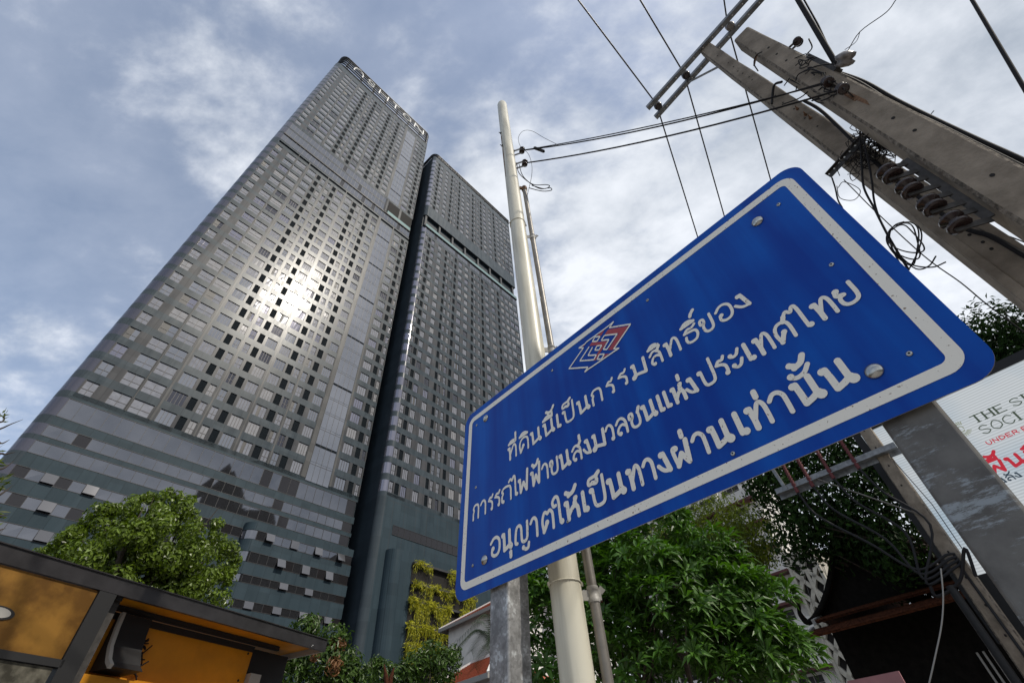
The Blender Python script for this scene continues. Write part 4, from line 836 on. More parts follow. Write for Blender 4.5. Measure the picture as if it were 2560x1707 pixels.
# ------------------------------------------------------------------ overhead lines
def line(pts, r, label, m='cable', name='overhead_wire', cat='wire', group='overhead wires', n=6, ext=(0, 0)):
    pts = list(pts)                       # ext: metres by which the run carries on past either end
    if ext[0]: pts.insert(0, pts[0]+nrm(pts[0]-pts[1])*ext[0])
    if ext[1]: pts.append(pts[-1]+nrm(pts[-1]-pts[-2])*ext[1])
    mb = MB(); mb.tube(pts, r, n); return tag(mb.build(name, M[m]), label, cat, group)
WDIR = nrm(at_z(1745, 595, ARM_PTS[0][2])-ARM_PTS[0])
for c, lo, hi, lab in ((ARM_PTS[0], (1745, 595), (1445, 0), 'bare line wire over the outer end insulator of the cross-arm'), (ARM_PTS[1], (1812, 545), (1600, 0), 'bare line wire over the middle insulator of the cross-arm'),
                       (ARM_PTS[2], (1928, 455), (1810, 0), 'bare line wire over the insulator nearest the pole top')):
    a = at_z(*lo, c[2]-.02); b = at_z(*hi, c[2]+.05); line([c+(b-c)*4.0+V(0, 0, .3), c+(b-c)*1.0, c, a, c+(a-c)*2+V(0, 0, -.05), c+(a-c)*55+V(0, 0, -.6)], .0105, lab, 'wire')
z_ = INS[0][2]
E0 = INS[0]+CR*.03; E1 = INS[1]+CR*.03
line(sag(E0, at_r(2090, 203, RR-.18), .10), .0065, 'upper service wire strung from the cream pole to the right pole')
line(sag(E0+V(0, 0, -.01), at_r(2062, 207, RR-.2), .16), .0080, 'middle service wire strung from the cream pole to the right pole')
line(sag(E1, at_r(2100, 225, RR-.2), .14), .0090, 'lower service wire strung from the cream pole to the right pole')
def loop(pts, r, label, m='cable', grp='loose cable ends', k=6): return line(smooth(pts, k), r, label, m, 'loose_cable', 'cable', grp)
pp = lambda L, r: [at_r(x, y, r) for x, y in L]
loop(pp([(1396, 363), (1360, 345), (1330, 328), (1308, 328), (1296, 345), (1302, 368), (1320, 384), (1329, 410), (1329, 440), (1318, 490)], 2.36), .0028, 'thin wire looping above the bracket of the cream pole')
loop(pp([(1292, 408), (1296, 430), (1312, 448), (1335, 462), (1365, 462), (1374, 466), (1360, 472), (1330, 464)], 2.36), .0048, 'short black tail looping under the cream pole bracket')
loop(pp([(1298, 412), (1306, 438), (1325, 458), (1350, 472), (1375, 470), (1378, 476), (1355, 478), (1322, 470)], 2.37), .0048, 'second black tail looping under the cream pole bracket')
mb = MB(); c = at_r(1347, 374, 2.37); mb.bar(at_r(1336, 370, 2.37), at_r(1360, 379, 2.37), .03, .025); mb.bar(c-V(0, 0, .02), c+V(0, 0, .02), .02, .02, CR); tag(mb.build('cable_clamp', M['black']), 'black clamp on the upper service wire beside the cream pole', 'clamp')
far = unit_az(39.5)
line([at_r(1960, -60, 3.2), at_r(1995, 0, 3.18), at_r(2090, 160, 3.25)], .024, 'thick black cable bundle rising past the right pole top', 'cable', 'cable_bundle', 'cable', 'thick cable bundles', 8, ext=(8, 0))
line([at_r(1985, -60, 3.24), at_r(2010, 0, 3.22), at_r(2045, 62, 3.26), at_r(2092, 165, 3.27)], .008, 'single cable beside the thick bundle at the right pole top', ext=(8, 0))
b1 = pp([(2085, 178), (2160, 205), (2240, 250), (2340, 300), (2450, 352), (2560, 402), (2700, 470)], 3.42); line(smooth(b1, 6), .016, 'upper black cable running down along the right pole', 'cable', 'cable_bundle', 'cable', 'thick cable bundles', 8, ext=(0, 9))
b2 = pp([(2085, 180), (2150, 208), (2230, 258), (2330, 305), (2440, 360), (2560, 420), (2700, 500)], 3.36); line(smooth(b2, 6), .014, 'lower black cable running down along the right pole', 'cable', 'cable_bundle', 'cable', 'thick cable bundles', 8, ext=(0, 9))
line(smooth(pp([(2010, 252), (2050, 275), (2110, 330), (2210, 425), (2280, 480), (2400, 565), (2475, 590), (2560, 638), (2700, 720)], 3.5), 6), .015, 'black cable passing behind the insulator rack', 'cable', 'cable_bundle', 'cable', 'thick cable bundles', 8, ext=(0, 9))
line(smooth(pp([(2240, 0), (2215, 32), (2150, 80), (2118, 130)], 3.2), 5), .0035, 'thin wire dropping to the grey reel insulator', ext=(5, 0))
line(smooth(pp([(2150, 80), (2140, 105), (2112, 125)], 3.21), 5), .0025, 'short thin stub beside the wire at the reel insulator')
line([at_r(2380, -90, 5.2), at_r(2430, 0, 5.0), at_r(2560, 220, 4.6), at_r(2680, 420, 4.4)], .017, 'dark cable crossing the top right corner of the sky', ext=(14, 14))
line(smooth(pp([(2420, 545), (2480, 575), (2560, 605), (2700, 660)], 4.2), 5), .005, 'thin wire leaving the insulator rack to the right', ext=(0, 9))
line(smooth(pp([(2420, 560), (2490, 592), (2560, 622), (2700, 690)], 4.4), 5), .005, 'second thin wire leaving the insulator rack to the right', ext=(0, 9))
# loops of slack cable
loop(pp([(2150, 330), (2155, 420), (2160, 470), (2185, 520), (2205, 560), (2222, 592), (2250, 640), (2272, 675)], 3.3), .0075, 'bundle of black drop cables hanging from the steel bracket')
loop(pp([(2160, 350), (2178, 440), (2185, 500), (2198, 545), (2220, 590)], 3.28), .007, 'second drop cable hanging from the steel bracket')
for k_ in range(4):
    ox, oy = (0, 6*k_-5); rx, ry = 42-2*k_, 32+5*k_
    P = [(2265+ox+rx*math.cos(t+.5*k_)+10*math.sin(2*t), 602+oy+ry*math.sin(t+.5*k_)+14*math.cos(t)) for t in np.linspace(-2.9, 3.1, 15)]
    loop(pp(P, 3.26+.015*k_), .0045, ('outermost', 'second', 'third', 'innermost')[k_]+' loop of the slack coil beside the sign corner', grp='slack coil')
loop(pp([(2222, 600), (2240, 635), (2280, 662), (2330, 668), (2365, 655)], 3.3), .0045, 'slack tail below the coil curling right')
loop(pp([(2250, 640), (2290, 672), (2322, 665), (2340, 640)], 3.3), .0045, 'slack tail below the coil curling upward')
line(smooth(pp([(2110, 450), (2140, 480), (2190, 530), (2310, 640), (2400, 705), (2460, 755), (2520, 800)], 3.75), 5), .0045, 'thin service wire slanting down behind the sign corner', ext=(0, 6))
loop(pp([(2095, 470), (2110, 455), (2150, 475), (2135, 500), (2100, 495), (2092, 465)], 3.4), .003, 'thin loop under the steel bracket')
loop(pp([(2080, 445), (2088, 470), (2095, 500), (2106, 520)], 3.4), .006, 'twisted stub of wire hanging from the bracket end')
mb = MB()                                          # the snarl: many thin short wires
c = at_r(2185, 372, 3.45)
for i in range(130):
    a = c+rng.normal(0, .062, 3)+n2*rng.uniform(-.16, .06); P = [a]
    for j in range(4): P.append(P[-1]+rng.normal(0, .045, 3))
    mb.tube(smooth(P, 3), .0032, 5, caps=False)
tag(struct(mb.build('cable_tangle', M['cable']), 'stuff'), 'black snarl of thin wires on the steel bracket', 'cable tangle')
for i in range(14):                              # stray tails round the twin insulators and the pole head
    x, y = ((2080, 215), (2040, 190), (2010, 150), (2060, 240))[i % 4]; w_ = rng.uniform(14, 42); a_ = rng.uniform(0, 6.28)
    P = [(x+rng.normal()*9+w_*math.cos(a_+t)*(1-.12*t), y+rng.normal()*5+.6*w_*math.sin(a_+t)*(1-.12*t)) for t in np.linspace(0, rng.uniform(2.2, 5.2), 7)]
    o_ = line(smooth(pp(P, 3.0+.012*i), 5), rng.uniform(.003, .0055), 'short curled wire tail among the fittings at the head of the right pole', 'cable', 'loose_cable', 'cable', 'curled wire tails on the right pole')
for i, P in enumerate([[(1960, 215), (1985, 185), (2020, 180), (2040, 205), (2040, 222), (2010, 215), (1975, 200)], [(1930, 260), (1935, 215), (1955, 205)], [(1955, 262), (2000, 245), (2040, 215), (2080, 212)], [(2020, 240), (2050, 258), (2090, 250), (2105, 235)], [(1990, 225), (2000, 195), (2030, 190), (2055, 218), (2080, 232)]]):
    loop(pp(P, 3.12+.02*i), (.0055, .012, .0055, .005, .0055)[i], ('open loop of slack wire hanging left of the right pole', 'stiff black cable stub hooking up between the two poles', 'slack wire tail reaching the twin insulators', 'wire loop slung under the twin insulators', 'wire arch over the twin insulators')[i])
loop(pp([(1905, 130), (1890, 140), (1885, 160), (1895, 178)], 3.05), .006, 'hooked wire tail near the top of the right pole')
loop(pp([(2010, 178), (2035, 168), (2060, 162), (2090, 160)], 3.1), .006, 'wire joining the clamp box to the reel insulator')
loop(pp([(2022, 98), (2030, 120), (2015, 140), (2030, 150)], 3.2), .006, 'wire tail dangling above the clamp box')

# ------------------------------------------------------------------ second, more distant pole with cable terminations
R2 = 9.0
t2 = at_r(2118, 1010, R2); b2_ = V(*(unit_az(39.6)*R2)[:2], 0)
p2 = thing('utility_pole', 'distant concrete pole with cable terminations, below the sign and left of its right post', 'utility pole', b2_, 'concrete utility poles')
mb, sec2, n1, n2 = conc_pole(p2, b2_, t2, .24, .165); holes(mb, sec2, n1, n2, list(np.arange(1.8, t2[2], .33)), .013); mb.build('pole_shaft', MP, p2)
d = nrm(V(*(at_z(1985, 1235, 5.0)-at_z(2230, 1140, 5.0))[:2], 0)); c, h = sec2(at_r(2215, 1140, R2)[2]); A = c+n1*(h+.05)-d*.25
B = A+d*1.95; mb = MB(); mb.bar(A, B, .11, .01, UPV); mb.bar(A+V(0, 0, .055), B+V(0, 0, .055), .01, .10, UPV); mb.bar(A-n1*.09+V(0, 0, -.02), B-n1*.09+V(0, 0, -.02), .01, .1, UPV); mb.build('cross_arm', M['steel'], p2)
c2, h2_ = sec2(A[2]-1.0); mb = MB(); mb.bar(A+d*1.25, c2+n1*h2_, .06, .01, UPV); mb.build('brace', M['conduit'], p2)
mb = MB(); mb.bar(B-d*.18, B-d*.18+V(0, 0, .72)+d*.08, .07, .05, d); mb.build('arm_post', M['steel'], p2)
CE = []
for k_, t in enumerate((1.62, 1.36, 1.02, .62)):
    a = A+d*t+n1*.03; mb = MB(); mb.lathe(a-V(0, 0, .1), UPV, [(0, .03), (.15, .03)]+[(.16+.05*i+e, (.036, .018)[e > 0.02]) for i in range(9) for e in (0, .025)]+[(.62, .012)], 10); mb.build('termination', M['red_paint'], p2)
    mb = MB(); pts = [a-V(0, 0, .1), a-V(0, 0, .55)-d*.1, a-V(0, 0, 1.15)-d*(.35+.2*(t-.6)), c2-V(0, 0, .62+.06*k_)+d*.45+n1*.16, c2-V(0, 0, .55+.05*k_)+n1*.16, c2-V(0, 0, .8)+n1*.12, c2-V(0, 0, 2.5)+n1*.15]
    mb.tube(smooth(pts, 6), .017, 8); mb.build('termination_cable', M['cable_grey'], p2)
mb = MB(); mb.lathe(V(*(sec2(0)[0]+n1*.2-n2*-.12)[:2], 0), UPV, [(0, .05), (c2[2]-.9, .05)], 12); mb.build('riser_pipe', M['black'], p2)
loop([at_r(2325, 1465, 8.8), at_r(2345, 1490, 8.8), at_r(2400, 1450, 8.8), at_r(2412, 1370, 8.8), at_r(2440, 1440, 8.8)], .022, 'black cable looping off the distant pole in front of the screen')
line(smooth(pp([(2352, 1420), (2358, 1490), (2354, 1560), (2338, 1640), (2320, 1720)], 8.6), 5), .009, 'pale dead vine hanging below the distant pole', 'grey_strip', 'hanging_vine', 'vine', None)
line([at_r(2225, 1140, 8.7), at_r(2330, 1260, 8.7), at_r(2405, 1370, 8.7)], .006, 'thin wire slanting across the screen from the distant cross-arm', 'cable_grey')

# ------------------------------------------------------------------ plants
def leaf_mesh(name, verts, faces, mats, midx, parent):
    me = bpy.data.meshes.new(name); off = np.array(parent['_o'][:]); me.from_pydata([tuple(p) for p in (verts-off)], [], faces)
    for m in (mats if isinstance(mats, list) else [mats]): me.materials.append(m)
    if midx is not None: me.polygons.foreach_set('material_index', midx)
    me.update(); o = bpy.data.objects.new(name, me); COL.objects.link(o); o.parent = parent; o['_o'] = [float(x) for x in off]; return o
def unit(a): return a/np.maximum(np.linalg.norm(a, axis=1, keepdims=True), 1e-9)
def crown_cards(blobs, n, ln, wd, droop=0.2, inner=0.55, up=0.5, sub=0.0):
    """n small folded leaves spread through ellipsoid clumps; returns verts (n*4) and faces"""
    vol = np.array([b[1][0]*b[1][1]+b[1][1]*b[1][2]+b[1][0]*b[1][2] for b in blobs]); idx = rng.choice(len(blobs), n, p=vol/vol.sum())
    C = np.array([b[0] for b in blobs])[idx]; Rr = np.array([b[1] for b in blobs])[idx]
    d = unit(rng.normal(size=(n, 3))); rad = inner+(1-inner)*rng.random(n)**0.6
    rad *= 1+0.10*rng.normal(size=n)
    P = C+d*Rr*rad[:, None]
    out = unit(d/Rr+np.array([0, 0, up])*0.6+rng.normal(size=(n, 3))*0.55)          # leaf normal
    ax = unit(np.cross(out, rng.normal(size=(n, 3)))+np.array([0, 0, -droop])); sd = unit(np.cross(ax, out))
    L_ = ln*(0.7+0.6*rng.random(n))[:, None]; W_ = wd*(0.7+0.6*rng.random(n))[:, None]
    v = np.stack([P-ax*L_/2, P+sd*W_/2+out*W_*.18, P+ax*L_/2-out*L_*.12, P-sd*W_/2+out*W_*.18], 1).reshape(-1, 3)
    f = [(4*i, 4*i+1, 4*i+2, 4*i+3) for i in range(n)]
    return v, f
def crown_rosettes(blobs, n, ln, wd, per=13, inner=0.6):
    """whorls of long narrow leaves at shoot tips"""
    vol = np.array([b[1][0]*b[1][1]+b[1][1]*b[1][2]+b[1][0]*b[1][2] for b in blobs]); idx = rng.choice(len(blobs), n, p=vol/vol.sum())
    vs = []; fs = []
    for i in range(n):
        c, r = np.array(blobs[idx[i]][0]), np.array(blobs[idx[i]][1]); d = nrm(rng.normal(size=3)); 
        if d[2] < -.5: d[2] *= -.6; d = nrm(d)
        p = c+d*r*(inner+(1-inner)*rng.random()**.5); ax = nrm(d*.7+V(0, 0, .75)+rng.normal(size=3)*.25)
        a = nrm(np.cross(ax, rng.normal(size=3))); b = np.cross(ax, a); sz = 0.75+.5*rng.random(); ph = rng.random()*6
        for j in range(per):
            t = ph+j*2.4; rise = 0.95-1.25*(j/per)+rng.normal()*.1; o = math.cos(t)*a+math.sin(t)*b
            dr = nrm(o+ax*rise); sd = nrm(np.cross(dr, ax+o*.01)); up_ = np.cross(sd, dr); L_ = ln*sz*(.75+.4*rng.random()); W_ = wd*sz
            q0 = p+o*.01; q1 = p+dr*L_*.55+up_*L_*.05; q2 = p+dr*L_-V(0, 0, L_*.14)
            k = len(vs); m1 = q0*.65+q1*.35
            vs += [q0, q1+sd*W_/2+up_*W_*.16, q1, q1-sd*W_/2+up_*W_*.16, q2]
            fs += [(k, k+1, k+2), (k, k+2, k+3), (k+1, k+4, k+2), (k+2, k+4, k+3)]
    return np.array(vs), fs
def limbs(mb, base, h0, targets, r0):
    top = np.asarray(base)+V(0, 0, h0); mb.tube(smooth([base, (np.asarray(base)+top)/2+V(rng.normal()*.05*h0*.3, rng.normal()*.05*h0*.3, 0), top], 4), [r0*(1-.35*i/8) for i in range(9)], 10)
    for t in targets:
        t = np.asarray(t); m = (top+t)/2+rng.normal(size=3)*.12*np.linalg.norm(t-top); pts = smooth([top-V(0, 0, .2), m, t], 4)
        mb.tube(pts, [r0*.55*(1-.85*i/(len(pts)-1)) for i in range(len(pts))], 7)
        for _ in range(3):
            e = t+rng.normal(size=3)*.07*np.linalg.norm(t-top); pts = smooth([m, (m+e)/2+rng.normal(size=3)*.05, e], 3); mb.tube(pts, [r0*.26*(1-.85*i/(len(pts)-1)) for i in range(len(pts))], 5)
def tree(name, label, cat, base, blobs, leaves, bark='trunk', h0=2.0, r0=.16, group=None, crown='crown'):
    t = thing(name, label, cat, base, group); mb = MB(); limbs(mb, base, h0, [b[0] for b in blobs[:9]], r0); mb.build('trunk', M[bark], t)
    for v, f, m in leaves: leaf_mesh(crown, v, f, m, None, t)
    return t
def P3(px, py, r, rad): c = at_r(px, py, r); rad = (rad, rad, rad) if np.isscalar(rad) else rad; return (tuple(c), rad)
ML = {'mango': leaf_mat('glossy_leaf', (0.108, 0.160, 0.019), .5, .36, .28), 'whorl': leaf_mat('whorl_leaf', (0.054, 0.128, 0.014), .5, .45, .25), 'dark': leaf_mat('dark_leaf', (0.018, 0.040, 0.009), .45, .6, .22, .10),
      'olive': leaf_mat('olive_leaf', (0.100, 0.135, 0.012), .45, .5, .32), 'brown': leaf_mat('dry_brown_leaf', (0.21, 0.105, 0.045), .45, .6, .2), 'lime': leaf_mat('yellow_green_leaf', (0.46, 0.44, 0.030), .4, .5, .28), 'palm': leaf_mat('palm_leaf', (0.03, 0.05, 0.02), .4, .4, .15), 'mid': leaf_mat('mid_green_leaf', (0.05, 0.095, 0.014), .45, .42, .22)}
# round leafy tree at the left, in front of the tall tower
r = 15.0
bl = [P3(400, 1290, r, .62), P3(330, 1330, r-.4, .75), P3(250, 1330, r, .6), P3(200, 1385, r-.3, .62), P3(290, 1400, r-.9, .85), P3(420, 1370, r-.8, .8), P3(500, 1330, r+.2, .55), P3(530, 1400, r-.2, .62), P3(470, 1440, r-.7, .75), P3(380, 1470, r-.6, .9),
      P3(135, 1400, r+.2, .45), P3(450, 1275, r+.2, .42), P3(415, 1255, r+.2, .36), P3(350, 1280, r+.1, .45), P3(535, 1460, r, .5), P3(560, 1425, r+.3, .4), P3(200, 1450, r, .9), P3(300, 1500, r, 1.2), P3(450, 1530, r, 1.0), P3(275, 1300, r+.2, .42)]
bl2 = []
for c, r_ in bl:
    for _ in range(10):
        d_ = nrm(rng.normal(size=3)+V(.2, -.5, .25)); bl2.append((tuple(np.array(c)+d_*np.array(r_)*.82), tuple(np.array(r_)*rng.uniform(.28, .44))))
vl = crown_cards(bl2, 26000, .115, .066, inner=.5); tb = V(*(unit_az(-40)*15.2)[:2], 0)
tree('leafy_tree', 'rounded dense sunlit tree behind the yellow kiosk, in front of the tall tower', 'tree', tb, bl, [(*vl, ML['mango'])], h0=3.4, r0=.2)
# whorled-leaf tree under the sign
r = 6.6
bl = [P3(1560, 1380, r, .42), P3(1660, 1330, r+.2, .42), P3(1760, 1400, r, .45), P3(1480, 1440, r-.1, .42), P3(1620, 1460, r-.4, .55), P3(1780, 1500, r-.2, .52), P3(1900, 1520, r+.1, .42), P3(1500, 1560, r-.3, .5), P3(1680, 1580, r-.5, .62), P3(1850, 1620, r-.2, .5), P3(1960, 1640, r+.1, .36),
      P3(1350, 1520, r+.4, .34), P3(1345, 1610, r+.3, .36), P3(1370, 1460, r+.5, .26), P3(1360, 1690, r+.2, .4), P3(1550, 1680, r-.3, .55), P3(1760, 1700, r-.3, .6), P3(1920, 1700, r, .45), P3(1500, 1400, r+.3, .34), P3(1830, 1440, r+.3, .34)]
vl = crown_rosettes(bl, 820, .175, .046, 14, inner=.70); vd = crown_rosettes(bl, 420, .16, .04, 10, inner=.15)
tree('whorled_leaf_tree', 'bright green tree with whorls of long leaves below the sign', 'tree', V(*(unit_az(14)*6.6)[:2], 0), bl, [(np.concatenate([vl[0], vd[0]]), vl[1]+[tuple(i+len(vl[0]) for i in f) for f in vd[1]], ML['whorl'])], h0=1.5, r0=.09)
# feathery olive tree behind it and the dark shade tree at the right
r = 13.0
bl = [P3(1690, 1330, r, .7), P3(1790, 1300, r, .8), P3(1880, 1330, r-.3, .7), P3(1830, 1385, r-.4, .8), P3(1720, 1395, r-.3, .7), P3(1900, 1390, r, .4), P3(1640, 1370, r, .5), P3(1560, 1420, r+.2, .6), P3(1480, 1440, r+.3, .5), P3(1800, 1440, r, .5)]
vl = crown_cards(bl, 9000, .12, .042, inner=.35, droop=.5)
tree('feathery_tree', 'feathery olive green tree behind the whorled tree, pale flats showing through', 'tree', V(*(unit_az(20)*13)[:2], 0), bl, [(*vl, ML['olive'])], h0=3.0, r0=.16)
r = 11.5
bl = [P3(1950, 1230, r, .7), P3(2040, 1290, r, .85), P3(2130, 1200, r+.2, .9), P3(1900, 1200, r+.3, .55), P3(1990, 1350, r, .6), P3(2110, 1350, r+.5, .7), P3(2200, 1300, r, .8), P3(2230, 1380, r-.2, .6), P3(2060, 1130, r+.5, .9), P3(2170, 1090, r+.5, .9), P3(2240, 1200, r+.4, .6), P3(2250, 1100, r+.6, .7), P3(1960, 1160, r+.6, .8)]
vl = crown_cards(bl, 13500, .125, .058, inner=.3, droop=.4)
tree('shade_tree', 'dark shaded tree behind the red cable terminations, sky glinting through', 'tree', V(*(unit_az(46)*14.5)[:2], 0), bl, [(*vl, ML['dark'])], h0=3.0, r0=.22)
r = 15.0
bl = [P3(2440, 860, r, .8), P3(2500, 830, r+.3, .9), P3(2560, 880, r, .9), P3(2470, 930, r, .8), P3(2540, 960, r-.3, .9), P3(2400, 930, r+.4, .7), P3(2420, 990, r, .8), P3(2340, 1000, r+.3, .8), P3(2620, 820, r, .9), P3(2640, 940, r, 1.0), P3(2380, 1040, r, .8), P3(2500, 1040, r, 1.0), P3(2270, 1050, r+.3, .7), P3(2330, 1420, r, .9), P3(2400, 1480, r, 1.0), P3(2260, 1440, r, .7), P3(2480, 1500, r, .9)]
vl = crown_cards(bl, 13500, .16, .06, inner=.35, droop=.3)
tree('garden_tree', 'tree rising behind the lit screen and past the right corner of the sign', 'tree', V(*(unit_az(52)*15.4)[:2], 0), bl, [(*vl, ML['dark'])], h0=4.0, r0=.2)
# small tree with dry brown tufts, shrubs at the foot of the towers
r = 17.0
bl = [P3(760, 1580, r, .45), P3(830, 1600, r, .5), P3(700, 1640, r-.2, .6), P3(800, 1660, r-.2, .7), P3(870, 1660, r, .45), P3(730, 1700, r, .8), P3(860, 1700, r, .6), P3(780, 1560, r+.2, .3), P3(910, 1690, r+.2, .35)]
vl = crown_cards(bl, 4200, .17, .07, inner=.55)
bb = [P3(845, 1610, r-.35, .24), P3(835, 1665, r-.8, .26), P3(790, 1640, r-.8, .16), P3(680, 1680, r-.7, .18), P3(720, 1640, r-.8, .12)]
vb_ = crown_cards(bb, 260, .20, .06, inner=.0)
tree('small_tree', 'small green tree with tufts of dry brown leaves at the foot of the towers', 'tree', V(*(unit_az(-23)*17)[:2], 0), bl, [(*vl, ML['mid']), (*vb_, ML['brown'])], h0=1.6, r0=.1)
r = 20.0
bl = [P3(960, 1690, r, .5), P3(940, 1660, r, .3), P3(1040, 1670, r, .6), P3(1080, 1640, r+.2, .55), P3(1110, 1670, r, .6), P3(1000, 1710, r, .7), P3(1130, 1640, r+.3, .4)]
vl = crown_cards(bl, 3600, .18, .07, inner=.5)
t = tree('shrub', 'leafy shrub below the hanging vines beside the tiled roof', 'shrub', V(*(unit_az(-13)*20)[:2], 0), bl, [(*vl, ML['mid'])], h0=1.4, r0=.08)
t = thing('bare_shrub', 'bare reddish branch stump between the small tree and the vines', 'shrub', at_r(975, 1707, 19)*V(1, 1, 0)); mb = MB(); b0 = at_r(975, 1707, 19)*V(1, 1, 0)
for L_ in ([(970, 1730), (965, 1690), (960, 1660)], [(972, 1730), (978, 1690), (985, 1668)]): mb.tube([b0]+[at_r(x, y, 19) for x, y in L_], [.10, .09, .07, .02], 7)
mb.build('branch', M['tile_dark'], t)
# palm beside the left post
pb = V(*(unit_az(-5.2)*17)[:2], 0); t = thing('palm_tree', 'small palm against the white house, just left of the left sign post', 'palm', pb); hub = at_r(1235, 1600, 17)
mb = MB(); mb.tube([pb, (pb+hub)/2, hub], [.11, .1, .08], 9); mb.build('trunk', M['trunk'], t); vs = []; fs = []
for i in range(17):
    a = i*2.4; o = V(math.cos(a), math.sin(a), 0); L_ = 1.15+.3*rng.random(); el = rng.uniform(-.3, 1.2); prev = hub
    pts = smooth([hub, hub+o*L_*.5*math.cos(el)+V(0, 0, L_*.5*math.sin(el)+.1), hub+o*L_*.95+V(0, 0, L_*.5*math.sin(el)-.25-.2*rng.random())], 8)
    for p, q in zip(pts[:-1], pts[1:]):
        d_ = nrm(q-p); sd = nrm(np.cross(d_, UPV))
        for s_ in (-1, 1):
            for e in (.25, .75):
                b0 = p+(q-p)*e; tip = b0+sd*s_*.27+d_*.20-V(0, 0, .13); k = len(vs); vs += [b0-d_*.012, b0+d_*.014, tip]; fs.append((k, k+1, k+2))
leaf_mesh('crown', np.array(vs), fs, ML['palm'], None, t)
# sprays of a twiggy tree reaching in at the left edge
r = 9.0; tb = V(*(unit_az(-62)*9.6)[:2], 0); t = thing('twiggy_tree', 'twiggy tree reaching in from the left edge of the picture', 'tree', tb); mb = MB(); top = at_r(-160, 1330, r); mb.tube([tb, (tb+top)/2, top], [.12, .1, .07], 8)
tips = []
for L_ in ([(-160, 1330), (-60, 1110), (10, 1068), (58, 1048)], [(-160, 1300), (-30, 1080), (8, 1052), (10, 1035)], [(-160, 1330), (-20, 1150), (15, 1135), (38, 1130)], [(-160, 1330), (-40, 1260), (10, 1230), (32, 1212)], [(-160, 1330), (-30, 1190), (10, 1170), (36, 1152)], [(-160, 1340), (-40, 1300), (0, 1290), (25, 1285)], [(-160, 1340), (-30, 1345), (0, 1325), (15, 1320)], [(-160, 1330), (-30, 1120), (6, 1108), (25, 1098)]):
    P = smooth([at_r(x, y, r+.02*len(tips)) for x, y in L_], 5); mb.tube(P, [.03*(1-.93*i/(len(P)-1)) for i in range(len(P))], 5); tips += [(P[-1-int(k)], nrm(P[-1]-P[-6])) for k in rng.integers(0, 9, 9 if L_[2][1] > 1160 else 3)]
mb.build('trunk', M['trunk'], t); vs = []; fs = []
for p, d_ in tips:
    for _ in range(7):
        a = nrm(d_*.4+rng.normal(size=3)*.6); sd = nrm(np.cross(a, rng.normal(size=3))); L_ = rng.uniform(.06, .15); k = len(vs); c = p+rng.normal(size=3)*.035-V(.14, .09, 0)
        vs += [c, c+a*L_*.5+sd*.014, c+a*L_, c+a*L_*.5-sd*.014]; fs.append((k, k+1, k+2, k+3))
leaf_mesh('crown', np.array(vs), fs, ML['olive'], None, t)
# planted ledges on the lower tower: one trailing plant row per ledge
for li, (v, lab, tail, dens, segs) in enumerate(zip(GL, ('topmost', 'second from top', 'third and bushiest', 'fourth', 'lowest'), (1.7, 2.2, 3.4, 3.0, 3.5), (.8, .75, 1.5, 1.2, 1.5), (((38.4, 41.6), (44.3, 50)), ((38.4, 50),), ((38.2, 44.8), (46.6, 50.2)), ((38.3, 43.5), (43.5, 50)), ((38.2, 50),)))):
    t = thing('trailing_plant', lab+' row of yellow-green plants trailing down the dark planted wall', 'plant', FP(44, v, .3), 'planted ledges on the lower tower'); vs = []; fs = []
    def blade(p, d_, L_, w):
        sd = nrm(np.cross(d_, rng.normal(size=3))); k = len(vs); vs.extend([p-sd*w*.5, p+sd*w*.5, p+d_*L_*.6+sd*w*.4-V(0, 0, .08*L_), p+d_*L_-V(0, 0, .35*L_)]); fs.append((k, k+1, k+2, k+3))
    for (a, b) in segs:
        for _ in range(int((b-a)*150*dens)):
            u = rng.uniform(a, b); hgt = .55+.45*math.sin(u*2.1+li)+.25*math.sin(u*5.3+2*li)
            blade(FP(u, v+rng.uniform(-.35, .25), rng.uniform(.1, .75)), nrm(V(*(FD[:2]*rng.normal()*.7+FN[:2]*rng.uniform(0, .9)), rng.uniform(-.6, .9))), rng.uniform(.25, .75)*max(.30, hgt), .048)
        for _ in range(int((b-a)*30*dens)):
            u = rng.uniform(a, b); L_ = tail*rng.uniform(.15, 1.0)*max(.30, .65+.4*math.sin(u*1.7+li*1.3)+.25*math.sin(u*4.1+li)); p = FP(u, v-.1, .6); n_ = int(L_/.16)
            for j in range(n_):
                p = p+V(0, 0, -.16)+FD*rng.normal()*.05
                blade(p+FN*rng.normal()*.06, nrm(V(*(rng.normal(size=2)*.7), -.9)), rng.uniform(.14, .32), .048)
    leaf_mesh('foliage', np.array(vs), fs, [ML['lime'], ML['olive']], [int(rng.random() < .30) for _ in fs], t)

# ------------------------------------------------------------------ far buildings
N2 = V(-0.7260, -0.6876, 0.0); E2 = V(0.6876, -0.7260, 0.0)          # walls parallel to the sign
def frame2(D, o=None):
    def F(u, v, w): return CAM*0+V(0, 0, 1.6)+E2*u-N2*(D-w)+V(0, 0, v)
    return F
def uv2(px, py, D): X = at_pl(px, py, N2, D)-V(0, 0, 1.6); return X@E2, X[2]
t = thing('office_block', 'dark stepped office block mirrored in the podium windows of the tall tower', 'building', V(96, -14, 0)); mb = MB()
RF = nrm(V(88, -8, 0)); RS = V(-RF[1], RF[0], 0)
for a, b, h in ((-34, -12, 78), (-12, 2, 97), (2, 16, 90), (16, 60, 72)): mb.box(RF*98+RS*(a+b)/2+V(0, 0, h/2), RS*((b-a)/2-.01*(h % 2)), RF*6, UPV*h/2)
M['far_dark'] = mat('dark_far_render', (.045, .042, .040), .8, var=.5, vscale=.12, spec=.1); mb.build('wall', M['far_dark'], t)
